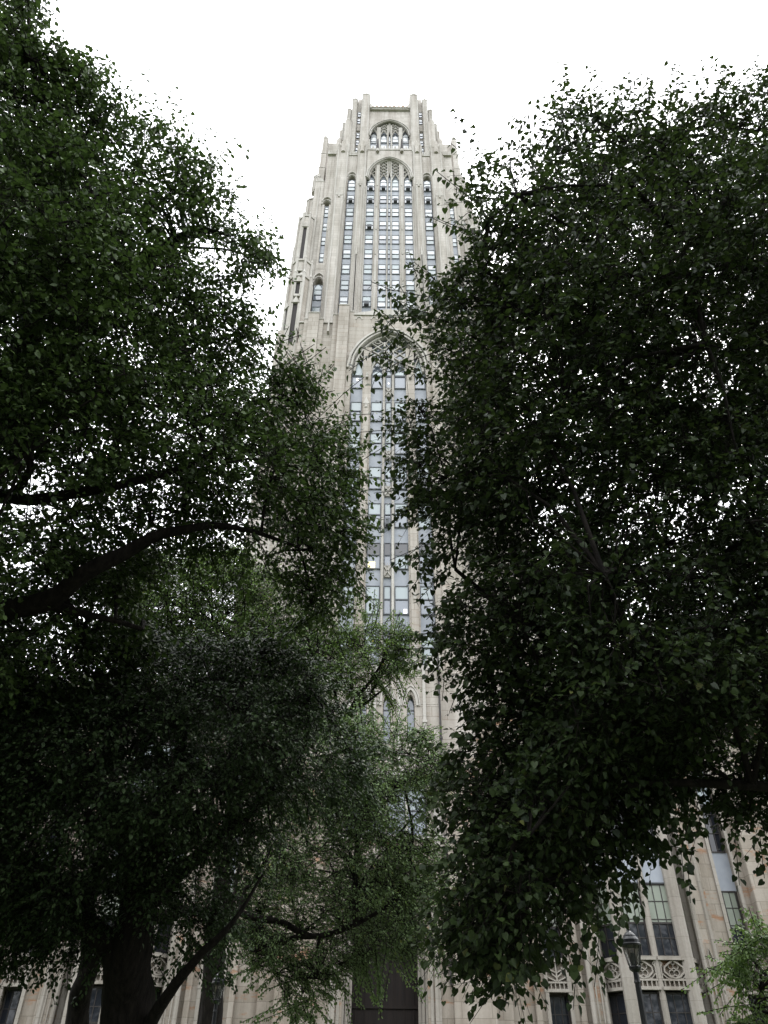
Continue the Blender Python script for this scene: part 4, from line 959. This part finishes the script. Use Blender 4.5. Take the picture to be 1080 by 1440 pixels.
    if LP_: pos = np.vstack([pos, LP_]); tip = np.vstack([tip, LT_]); nrm = np.vstack([nrm, LN_]); sz = np.append(sz, LS_)
    leaves_mesh('crown', pos, tip, nrm, sz, V, F, lmat, root)
    # wood: limbs, then branches to cluster centres, then twigs
    vs_all = []; fs_all = []; off = 0; cl = []; cr = []
    for (pts, rad) in limbs:
        v, f, c, r = limb(pts, rad); vs_all.append(v); fs_all.append(f + off); off += len(v); cl.append(c); cr.append(r)
    cl = np.concatenate(cl); cr = np.concatenate(cr)
    ncen = max(6, len(P) // 60); C1 = P[rng.choice(len(P), ncen, replace=False)]; C0 = C1[rng.choice(ncen, max(3, ncen // 6), replace=False)]; C2 = P[rng.choice(len(P), len(P) // 9, replace=False)]
    def near(a, b):
        idx = np.empty(len(a), int)
        for i in range(0, len(a), 2000): idx[i:i + 2000] = ((a[i:i + 2000, None, :] - b[None]) ** 2).sum(-1).argmin(1)
        return idx
    def bent(a, b, ra, rb, n_):
        m_ = (a + b) / 2; m_[:, 2] += .12 * np.linalg.norm(b - a, axis=1); m_ += rng.normal(0, .05, m_.shape)
        return tubes(np.concatenate([a, m_]), np.concatenate([m_, b]), np.concatenate([ra, (ra + rb) / 2]), np.concatenate([(ra + rb) / 2, rb]), n_)
    i0 = near(C0, cl); v, f = bent(cl[i0], C0, np.minimum(cr[i0] * .7, .07), np.full(len(C0), .03), 6); vs_all.append(v); fs_all.append(f + off); off += len(v)
    i1 = near(C1, C0); v, f = bent(C0[i1], C1, np.full(len(C1), .028), np.full(len(C1), .012), 5); vs_all.append(v); fs_all.append(f + off); off += len(v)
    i3 = near(C2, C1); v, f = bent(C1[i3], C2, np.full(len(C2), .012), np.full(len(C2), .006), 4); vs_all.append(v); fs_all.append(f + off); off += len(v)
    i2 = near(P, C2); v, f = bent(C2[i2], P, np.full(len(P), .005), np.full(len(P), .003), 3); vs_all.append(v); fs_all.append(f + off); off += len(v)
    e = P + D * Lw[:, None]; e[:, 2] -= .25 * Lw; v, f = tubes(P, e, np.full(len(P), 3.6e-4 * zmid), np.full(len(P), 2e-4 * zmid), 3); vs_all.append(v); fs_all.append(f + off); off += len(v)
    if segs[0]: v, f = tubes(segs[0], segs[1], segs[2], segs[3], 3); vs_all.append(v); fs_all.append(f + off)
    wood_mesh('trunk', np.concatenate(vs_all), np.concatenate(fs_all), root)
    return root

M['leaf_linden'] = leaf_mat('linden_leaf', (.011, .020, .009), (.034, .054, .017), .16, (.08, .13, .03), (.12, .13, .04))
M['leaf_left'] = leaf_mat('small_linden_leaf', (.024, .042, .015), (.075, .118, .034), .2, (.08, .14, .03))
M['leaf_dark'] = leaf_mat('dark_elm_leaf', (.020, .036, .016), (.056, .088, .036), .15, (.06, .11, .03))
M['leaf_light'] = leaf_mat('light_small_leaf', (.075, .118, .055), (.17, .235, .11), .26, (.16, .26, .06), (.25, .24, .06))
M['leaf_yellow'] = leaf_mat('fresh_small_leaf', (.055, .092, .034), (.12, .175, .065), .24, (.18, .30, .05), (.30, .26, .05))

def V3(px, py, z): return tuple(at(px, py, z))
# right linden: trunk beyond the right edge, its boughs overhead
RP = [(1080, 118), (1040, 125), (1000, 140), (955, 150), (905, 140), (870, 155), (850, 175), (815, 140), (785, 150), (775, 200), (735, 205), (700, 235), (672, 270), (665, 330), (640, 400), (590, 425), (560, 440), (552, 485), (580, 540), (570, 600), (592, 660), (590, 720), (610, 770), (615, 830), (635, 880), (630, 920), (670, 950), (690, 1000), (655, 1035), (635, 1075), (640, 1130), (650, 1180), (642, 1240), (640, 1285), (665, 1325), (695, 1335), (712, 1375), (735, 1340), (772, 1325), (792, 1315), (800, 1268), (830, 1255), (855, 1245), (866, 1215), (895, 1208), (905, 1165), (940, 1130), (1010, 1115), (1080, 1155), (1240, 1200), (1450, 1100), (1500, 600), (1420, 150), (1250, 60)]
rt = (7.6, 8.4, 0)
def rz(px, py): return np.clip(9.6 - 3.4 * np.clip((py - 500) / 900, 0, 1) - .0 * px, 5.6, 12) + 1.2 * np.clip((px - 650) / 430, 0, 1.5) - 1.3 * np.clip((500 - py) / 400, 0, 1) * np.clip((900 - px) / 300, 0, 1)
rl = [([(7.6, 8.4, 0), (7.5, 8.3, 1.5), (7.3, 8.1, 4.0), (7.0, 7.8, 7.5), (6.4, 7.3, 11), (5.8, 7, 14)], [.42, .34, .30, .25, .16, .06]),
      ([(7.3, 8.1, 3.6), (5.6, 7.8, 4.6), V3(860, 930, 8.6), V3(720, 860, 8.4), V3(640, 800, 8.4)], [.2, .15, .09, .05, .02]),
      ([(7.0, 7.8, 6.5), (5.2, 6.8, 8), V3(900, 560, 9.8), V3(760, 430, 9.4), V3(680, 380, 9)], [.18, .14, .09, .05, .02]),
      ([(7.2, 8.0, 3.0), (5.5, 7.4, 3.8), V3(900, 1100, 7.4), V3(760, 1180, 7.0), V3(700, 1240, 6.6)], [.10, .06, .035, .02, .012]),
      ([(6.8, 7.6, 8.5), (5.2, 6.0, 10.5), V3(960, 330, 10), V3(870, 240, 9.6)], [.15, .1, .06, .02]),
      ([(7.2, 7.9, 5), (7.0, 4.0, 7.5), (6.0, 0.5, 9), (4.5, -2, 9.5)], [.18, .12, .08, .03]),
      ([(7.2, 8.1, 4), (9, 5, 6), (9.5, 1, 8)], [.16, .1, .04])]
rs = [([(700, 250, 7.4), (670, 205, 7.2), (645, 170, 7.0), (632, 155, 7.0)], 13), ([(760, 240, 7.6), (770, 200, 7.4), (795, 150, 7.2), (800, 118, 7.1)], 16), ([(735, 262, 7.6), (720, 235, 7.4), (690, 230, 7.3), (672, 225, 7.2)], 9),
      ([(830, 200, 8), (822, 170, 8), (815, 150, 7.9)], 6), ([(880, 160, 8.6), (878, 120, 8.5), (905, 108, 8.5)], 9), ([(960, 150, 9), (952, 105, 9), (945, 80, 9)], 5), ([(1010, 130, 9), (1020, 95, 9), (1035, 108, 9)], 6),
      ([(690, 345, 7.6), (660, 325, 7.4), (640, 318, 7.3), (612, 306, 7.2)], 9), ([(640, 425, 7.6), (590, 415, 7.4), (550, 408, 7.3), (522, 396, 7.2)], 13), ([(600, 440, 7.6), (570, 430, 7.4), (548, 448, 7.4), (532, 434, 7.4)], 9),
      ([(590, 520, 7.6), (545, 505, 7.5), (520, 500, 7.5), (490, 522, 7.5)], 13), ([(580, 500, 7.6), (530, 525, 7.5), (522, 548, 7.5)], 8), ([(580, 612, 7.6), (540, 605, 7.5), (505, 608, 7.5)], 9), ([(590, 650, 7.6), (556, 652, 7.5), (540, 668, 7.5)], 7),
      ([(600, 780, 7.4), (575, 790, 7.3), (560, 800, 7.2)], 6), ([(620, 760, 7.4), (590, 770, 7.3), (548, 788, 7.2)], 7), ([(640, 900, 7.2), (600, 905, 7), (565, 935, 6.9)], 9), ([(650, 920, 7.2), (625, 950, 7), (622, 985, 6.9)], 6), ([(660, 950, 7.2), (640, 980, 7), (632, 1002, 6.9)], 4),
      ([(650, 1280, 6.4), (620, 1300, 6.3), (605, 1308, 6.2)], 5), ([(690, 1330, 6.2), (650, 1350, 6.1), (625, 1360, 6.0)], 9), ([(700, 1350, 6.1), (706, 1375, 6.0), (703, 1396, 6.0)], 7), ([(680, 1335, 6.1), (675, 1365, 6.0)], 4),
      ([(830, 1260, 6.2), (820, 1330, 6.0), (812, 1360, 5.9), (808, 1392, 5.8), (806, 1420, 5.8)], 14), ([(840, 1280, 6.2), (842, 1330, 6.0), (836, 1388, 5.9)], 8), ([(862, 1270, 6.2), (872, 1300, 6), (866, 1345, 5.9)], 8), ([(850, 1290, 6.2), (838, 1320, 6), (850, 1365, 5.9)], 7),
      ([(890, 1240, 6.4), (900, 1290, 6.2)], 5), ([(985, 1150, 6.6), (975, 1190, 6.4), (968, 1225, 6.3), (971, 1270, 6.2)], 9), ([(1035, 1150, 6.8), (1035, 1190, 6.6), (1040, 1245, 6.4)], 9), ([(970, 1150, 6.6), (958, 1195, 6.4), (962, 1240, 6.3)], 8), ([(1068, 1170, 6.8), (1075, 1235, 6.5)], 7)]
rh = [(610, 640, 60, .45), (625, 790, 60, .5), (650, 900, 50, .4), (655, 1080, 50, .4), (665, 1180, 40, .3), (760, 240, 50, .5), (700, 290, 40, .5), (820, 190, 45, .45), (910, 165, 40, .3), (600, 480, 40, .3), (905, 852, 34, .9), (960, 740, 30, .8), (905, 700, 40, .6), (1000, 560, 40, .55), (1020, 700, 30, .5), (840, 640, 40, .45), (780, 560, 50, .35), (690, 1000, 30, .5), (640, 830, 26, .4), (1015, 480, 30, .5), (750, 900, 25, .5), (900, 1010, 25, .5), (600, 590, 40, .4), (720, 1020, 24, .5)]
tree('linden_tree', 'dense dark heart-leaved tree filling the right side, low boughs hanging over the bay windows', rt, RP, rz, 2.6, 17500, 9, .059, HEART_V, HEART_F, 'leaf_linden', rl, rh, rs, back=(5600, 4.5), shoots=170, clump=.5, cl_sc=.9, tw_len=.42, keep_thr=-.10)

# left linden: trunk beyond the left edge
LP = [(-300, -260), (10, -120), (30, -30), (58, 20), (58, 70), (85, 112), (112, 120), (140, 128), (158, 175), (180, 160), (232, 160), (245, 205), (280, 218), (296, 245), (280, 285), (308, 312), (338, 318), (366, 362), (360, 385), (308, 398), (322, 440), (362, 450), (385, 505), (415, 548), (440, 532), (462, 575), (468, 605), (486, 635), (492, 680), (496, 740), (494, 790), (476, 838), (465, 868), (438, 880), (425, 850), (380, 818), (330, 795), (260, 785), (215, 815), (185, 860), (185, 920), (150, 985), (60, 1020), (-60, 1060), (-500, 1100), (-560, 300)]
lt = (-11.2, 13.2, 0)
def lz(px, py): return 13.5 - 2.2 * np.clip((200 - px) / 400, 0, 1) + 0 * py
ll = [([(-11.2, 13.2, 0), (-11, 13.1, 1.8), (-10.6, 13, 5), (-10, 12.8, 9), (-9.2, 12, 14), (-8.6, 11, 18)], [.62, .5, .44, .36, .2, .06]),
      ([(-10.8, 13, 4.2), (-9.4, 12.6, 5.8), V3(-40, 890, 10.8), V3(60, 845, 10.8), V3(135, 795, 10.9), V3(230, 752, 11.3), V3(330, 740, 12), V3(420, 770, 12.8)], [.34, .26, .18, .15, .12, .08, .045, .025]),
      ([(-10.5, 12.9, 6.5), V3(-60, 735, 10.6), V3(60, 702, 10.8), V3(180, 682, 11.2), V3(290, 640, 12.2), V3(380, 560, 13.2)], [.24, .13, .08, .065, .045, .025]),
      ([V3(60, 845, 10.8), V3(110, 862, 11.2), V3(200, 885, 11.6)], [.1, .06, .03]),
      ([(-10, 12.8, 8.5), V3(20, 540, 12), V3(40, 380, 12.5), V3(90, 250, 12.5)], [.28, .2, .12, .04]),
      ([(-9.6, 12.5, 11), V3(150, 420, 13), V3(260, 330, 13.2), V3(330, 330, 13.4)], [.22, .12, .07, .02]),
      ([(-10.4, 13, 6), (-8, 8, 10), (-5, 3, 12.5), (-3.5, -1, 13.5)], [.24, .16, .1, .04])]
ls = [([(110, 112, 11), (120, 92, 11), (148, 88, 11)], 9), ([(52, 30, 10.5), (60, 8, 10.5), (75, 28, 10.5)], 8), ([(215, 150, 12.5), (222, 132, 12.5)], 4), ([(240, 150, 12.5), (246, 128, 12.5)], 5), ([(360, 340, 13), (378, 352, 13), (388, 362, 13)], 6), ([(395, 420, 13), (380, 432, 13), (372, 436, 13)], 5), ([(440, 530, 13.2), (440, 515, 13.2)], 5), ([(455, 530, 13.2), (470, 512, 13.2)], 8), ([(295, 215, 12.8), (315, 240, 12.8)], 6),
      ([(470, 600, 13.2), (495, 588, 13.2), (500, 590, 13.2)], 6), ([(500, 800, 13.3), (512, 845, 13.3)], 5), ([(452, 850, 13.3), (462, 880, 13.3), (455, 915, 13.3)], 14)]
lh = [(25, 705, 40, .9), (60, 655, 28, .85), (130, 610, 26, .75), (105, 650, 22, .6), (250, 600, 28, .7), (30, 790, 30, .95), (75, 735, 24, .7), (330, 660, 28, .6), (340, 745, 30, .6), (210, 610, 20, .6), (10, 480, 24, .9), (35, 450, 16, .8), (175, 470, 22, .6), (240, 320, 30, .5), (130, 860, 22, .9), (110, 940, 30, .85), (70, 900, 26, .8), (20, 850, 24, .5), (395, 780, 30, .5), (405, 600, 30, .45), (455, 800, 22, .45), (140, 905, 22, .8), (150, 250, 30, .3)]
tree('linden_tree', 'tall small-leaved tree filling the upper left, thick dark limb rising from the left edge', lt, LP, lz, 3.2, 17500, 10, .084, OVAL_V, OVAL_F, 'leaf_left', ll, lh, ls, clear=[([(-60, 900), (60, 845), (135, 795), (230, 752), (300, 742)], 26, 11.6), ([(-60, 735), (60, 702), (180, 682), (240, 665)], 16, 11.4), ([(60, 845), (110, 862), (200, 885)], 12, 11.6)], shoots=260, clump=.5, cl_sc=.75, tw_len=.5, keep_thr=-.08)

# dark drooping tree at the lower left with the thick forked trunk
BP = [(-420, 860), (-60, 880), (40, 900), (150, 880), (200, 902), (262, 890), (330, 905), (402, 900), (445, 945), (470, 985), (500, 1030), (508, 1075), (492, 1105), (445, 1128), (385, 1160), (345, 1200), (325, 1260), (315, 1310), (290, 1330), (262, 1352), (225, 1310), (190, 1345), (150, 1330), (95, 1350), (40, 1345), (0, 1352), (-80, 1370), (-400, 1390), (-520, 1100)]
bt = at(178, 1500, 12.9); bt = (bt.x, bt.y, 0)
def bz(px, py): return 14.0 - .9 * np.clip((300 - px) / 500, 0, 1) + 0 * py
k0 = at(178, 1440, 12.9)
bl = [([bt, tuple(k0), V3(178, 1370, 13), V3(190, 1290, 13.2), V3(215, 1180, 13.6), V3(250, 1060, 14), V3(270, 960, 14.4)], [.62, .47, .40, .34, .24, .13, .05]),
      ([V3(200, 1460, 12.8), V3(232, 1402, 12.6), V3(270, 1350, 12.5), V3(310, 1315, 12.4), V3(340, 1280, 12.6), V3(370, 1230, 13)], [.13, .095, .075, .055, .035, .02]),
      ([V3(178, 1372, 13), V3(120, 1290, 13), V3(60, 1240, 13), V3(-20, 1180, 13)], [.26, .18, .12, .05]),
      ([V3(190, 1290, 13.2), V3(260, 1220, 13.4), V3(340, 1150, 13.8), V3(420, 1080, 14)], [.2, .14, .09, .04]),
      ([V3(215, 1180, 13.6), V3(120, 1080, 13.6), V3(60, 980, 13.8)], [.16, .1, .04])]
bh = [(430, 1000, 60, .25), (470, 1100, 50, .4), (400, 1200, 50, .35), (300, 1250, 40, .3), (130, 1195, 26, .7), (70, 1290, 22, .4), (20, 965, 26, .5), (110, 960, 28, .7), (330, 1310, 24, .5), (255, 1330, 24, .55), (360, 1210, 22, .35), (100, 1330, 20, .5), (235, 1290, 22, .6)]
bs = [([(230, 1330, 12.6), (245, 1345, 12.6), (258, 1372, 12.6)], 12), ([(40, 1340, 13), (60, 1352, 13), (120, 1352, 13)], 10), ([(0, 1345, 13), (10, 1380, 13)], 8)]
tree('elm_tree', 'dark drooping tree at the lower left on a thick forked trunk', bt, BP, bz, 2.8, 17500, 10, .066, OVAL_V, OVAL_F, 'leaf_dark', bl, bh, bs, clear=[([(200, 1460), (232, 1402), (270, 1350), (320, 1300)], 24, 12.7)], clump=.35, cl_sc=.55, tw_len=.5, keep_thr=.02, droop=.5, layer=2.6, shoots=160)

# light small-leaved tree in front of the door, on a slimmer trunk
CP = [(440, 1045), (470, 1010), (505, 1008), (545, 1020), (580, 1030), (612, 1055), (632, 1078), (618, 1105), (600, 1140), (603, 1190), (612, 1235), (622, 1262), (604, 1300), (602, 1345), (560, 1352), (520, 1362), (480, 1368), (450, 1408), (430, 1432), (405, 1425), (385, 1402), (376, 1370), (340, 1352), (320, 1300), (330, 1220), (360, 1150), (400, 1090)]
ct = at(112, 1500, 16.5); ct = (ct.x, ct.y, 0)
def cz(px, py): return 19.0 + 0 * px
c_ = [([ct, V3(112, 1440, 16.5), V3(118, 1380, 16.6), V3(150, 1320, 16.8), V3(220, 1290, 17.2), V3(290, 1280, 17.6), V3(348, 1287, 17.8), V3(400, 1298, 17.9), V3(440, 1316, 18), V3(500, 1300, 18.2), V3(560, 1262, 18.6), V3(590, 1220, 19)], [.30, .25, .22, .18, .14, .10, .085, .075, .065, .055, .04, .02]),
      ([V3(118, 1380, 16.6), V3(130, 1250, 17), V3(160, 1130, 17.5)], [.2, .14, .06]),
      ([V3(440, 1316, 18), V3(400, 1322, 18), V3(370, 1330, 18)], [.07, .05, .03]),
      ([V3(500, 1300, 18.2), V3(500, 1200, 18.6), V3(520, 1120, 19), V3(560, 1105, 19.2), V3(585, 1085, 19.3)], [.08, .07, .06, .04, .02]),
      ([V3(560, 1262, 18.6), V3(580, 1180, 19), V3(570, 1110, 19)], [.05, .04, .02])]
ch = [(455, 1215, 22, .75), (430, 1160, 20, .5), (420, 1330, 22, .5), (470, 1345, 18, .6), (570, 1130, 20, .7), (555, 1150, 18, .5), (360, 1270, 20, .4), (450, 1390, 18, .35), (560, 1020, 18, .4), (540, 1330, 26, .3)]
cs = [([(400, 1390, 18), (400, 1410, 18), (385, 1425, 18)], 12), ([(440, 1390, 18), (442, 1415, 18), (436, 1434, 18)], 12), ([(600, 1090, 19), (625, 1085, 19), (645, 1100, 19)], 14), ([(600, 1250, 19), (618, 1262, 19), (630, 1266, 19)], 10)]
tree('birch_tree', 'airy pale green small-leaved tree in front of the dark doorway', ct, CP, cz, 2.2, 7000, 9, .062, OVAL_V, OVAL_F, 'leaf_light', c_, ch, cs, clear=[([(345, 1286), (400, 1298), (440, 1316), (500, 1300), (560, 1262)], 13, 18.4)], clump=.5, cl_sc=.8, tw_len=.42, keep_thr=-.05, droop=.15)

# pale tree farther back, seen under the big limb and at the foot of the tower
DP = [(150, 812), (200, 785), (280, 770), (350, 785), (405, 800), (440, 850), (468, 862), (500, 862), (530, 872), (562, 880), (578, 905), (565, 940), (545, 965), (520, 985), (500, 1012), (470, 1035), (400, 1040), (300, 1030), (200, 1000), (150, 930)]
dt = at(300, 1500, 22.5); dt = (dt.x, dt.y, 0)
def dz(px, py): return 25.0 + 0 * px
dl = [([dt, V3(300, 1380, 22.6), V3(310, 1240, 23.2), V3(330, 1120, 24), V3(320, 1000, 24.6), V3(300, 880, 25)], [.4, .32, .28, .22, .13, .04]),
      ([V3(330, 1120, 24), V3(400, 1060, 24.3), V3(480, 1015, 24.5), V3(510, 970, 24.8), V3(535, 935, 25), V3(545, 900, 25)], [.2, .14, .10, .07, .04, .02]),
      ([V3(480, 1015, 24.5), V3(520, 985, 24.8), V3(550, 960, 25)], [.07, .04, .02]),
      ([V3(480, 1015, 24.5), V3(470, 960, 24.8), V3(480, 900, 25)], [.08, .05, .02])]
dh = [(530, 920, 40, .3), (460, 930, 40, .25), (480, 985, 20, .75), (520, 965, 18, .7), (460, 1000, 16, .5), (500, 940, 16, .35), (440, 880, 20, .3)]
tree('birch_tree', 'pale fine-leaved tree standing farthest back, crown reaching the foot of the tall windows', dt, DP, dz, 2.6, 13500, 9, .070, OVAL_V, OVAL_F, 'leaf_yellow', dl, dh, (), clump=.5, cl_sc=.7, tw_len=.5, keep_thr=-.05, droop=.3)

# small tree at the lower right corner
EP = [(1045, 1350), (1055, 1325), (1076, 1318), (1095, 1300), (1150, 1280), (1240, 1290), (1280, 1400), (1220, 1520), (1120, 1530), (1060, 1480), (1052, 1440), (1050, 1400), (1030, 1388), (1044, 1352), (1026, 1340)]
et = at(1150, 1560, 16.5); et = (et.x, et.y, 0)
def ez(px, py): return 17.0 + 0 * px
el = [([et, V3(1150, 1500, 16.6), V3(1145, 1400, 16.8), V3(1140, 1300, 17)], [.14, .11, .08, .03]), ([V3(1150, 1480, 16.6), V3(1100, 1400, 16.8), V3(1050, 1340, 17)], [.07, .05, .02])]
tree('hawthorn_tree', 'small leafy tree at the lower right corner beside the wing wall', et, EP, ez, 1.5, 1000, 9, .068, OVAL_V, OVAL_F, 'leaf_yellow', el, (), (), clump=.5, cl_sc=1.0, tw_len=.35, keep_thr=-.05, minz=.6)

# unseen trees added behind and beside the viewer to darken boughs and wall foot
def behind(cx, cy, cz_, rx, ry, rzz, label):
    root = empty('added_shade_tree', (cx, cy, 0), label, 'tree'); n = 13000
    u = norm(rng.normal(0, 1, (n, 3))) * (rng.random((n, 1)) ** .33); p = u * np.array([rx, ry, rzz]) + np.array([cx, cy, cz_]); p += .8 * np.stack([vnoise(p, .5, o) for o in (0, 7, 13)], 1)
    leaves_mesh('crown', p, rng.normal(0, .6, p.shape) + np.array([0, 0, -.5]), norm(rng.normal(0, .6, p.shape) + np.array([0, 0, 1.0])), rng.uniform(.16, .3, n), OVAL_V, OVAL_F, 'leaf_dark', root)
    v, f, c, r = limb([(cx, cy, 0), (cx + .1, cy, 2), (cx - .1, cy + .1, 5), (cx, cy, 9), (cx + .3, cy, 13)], [.6, .45, .4, .25, .08])
    q = p[rng.choice(n, 140, replace=False)]; i = ((q[:, None] - c[None, 8:]) ** 2).sum(-1).argmin(1) + 8
    v2, f2 = tubes(c[i], q, r[i] * .3, np.full(140, .02), 5); wood_mesh('trunk', np.concatenate([v, v2]), np.concatenate([f, f2 + len(v)]), root)
behind(-8.5, -8, 9, 8, 7, 6.5, 'added unseen shade tree behind the viewer, to the left')
behind(8, -9, 9, 8.5, 7, 6.5, 'added unseen shade tree behind the viewer, to the right')
behind(-21, 24, 9, 6, 8, 7, 'added unseen shade tree far left of the door')
behind(23, 26, 9, 6, 8, 7, 'added unseen shade tree far right of the door')
behind(-16, 2, 9, 5, 8, 7, 'added unseen shade tree level with the viewer, to the left')
behind(16, 1, 9, 5, 8, 7, 'added unseen shade tree level with the viewer, to the right')
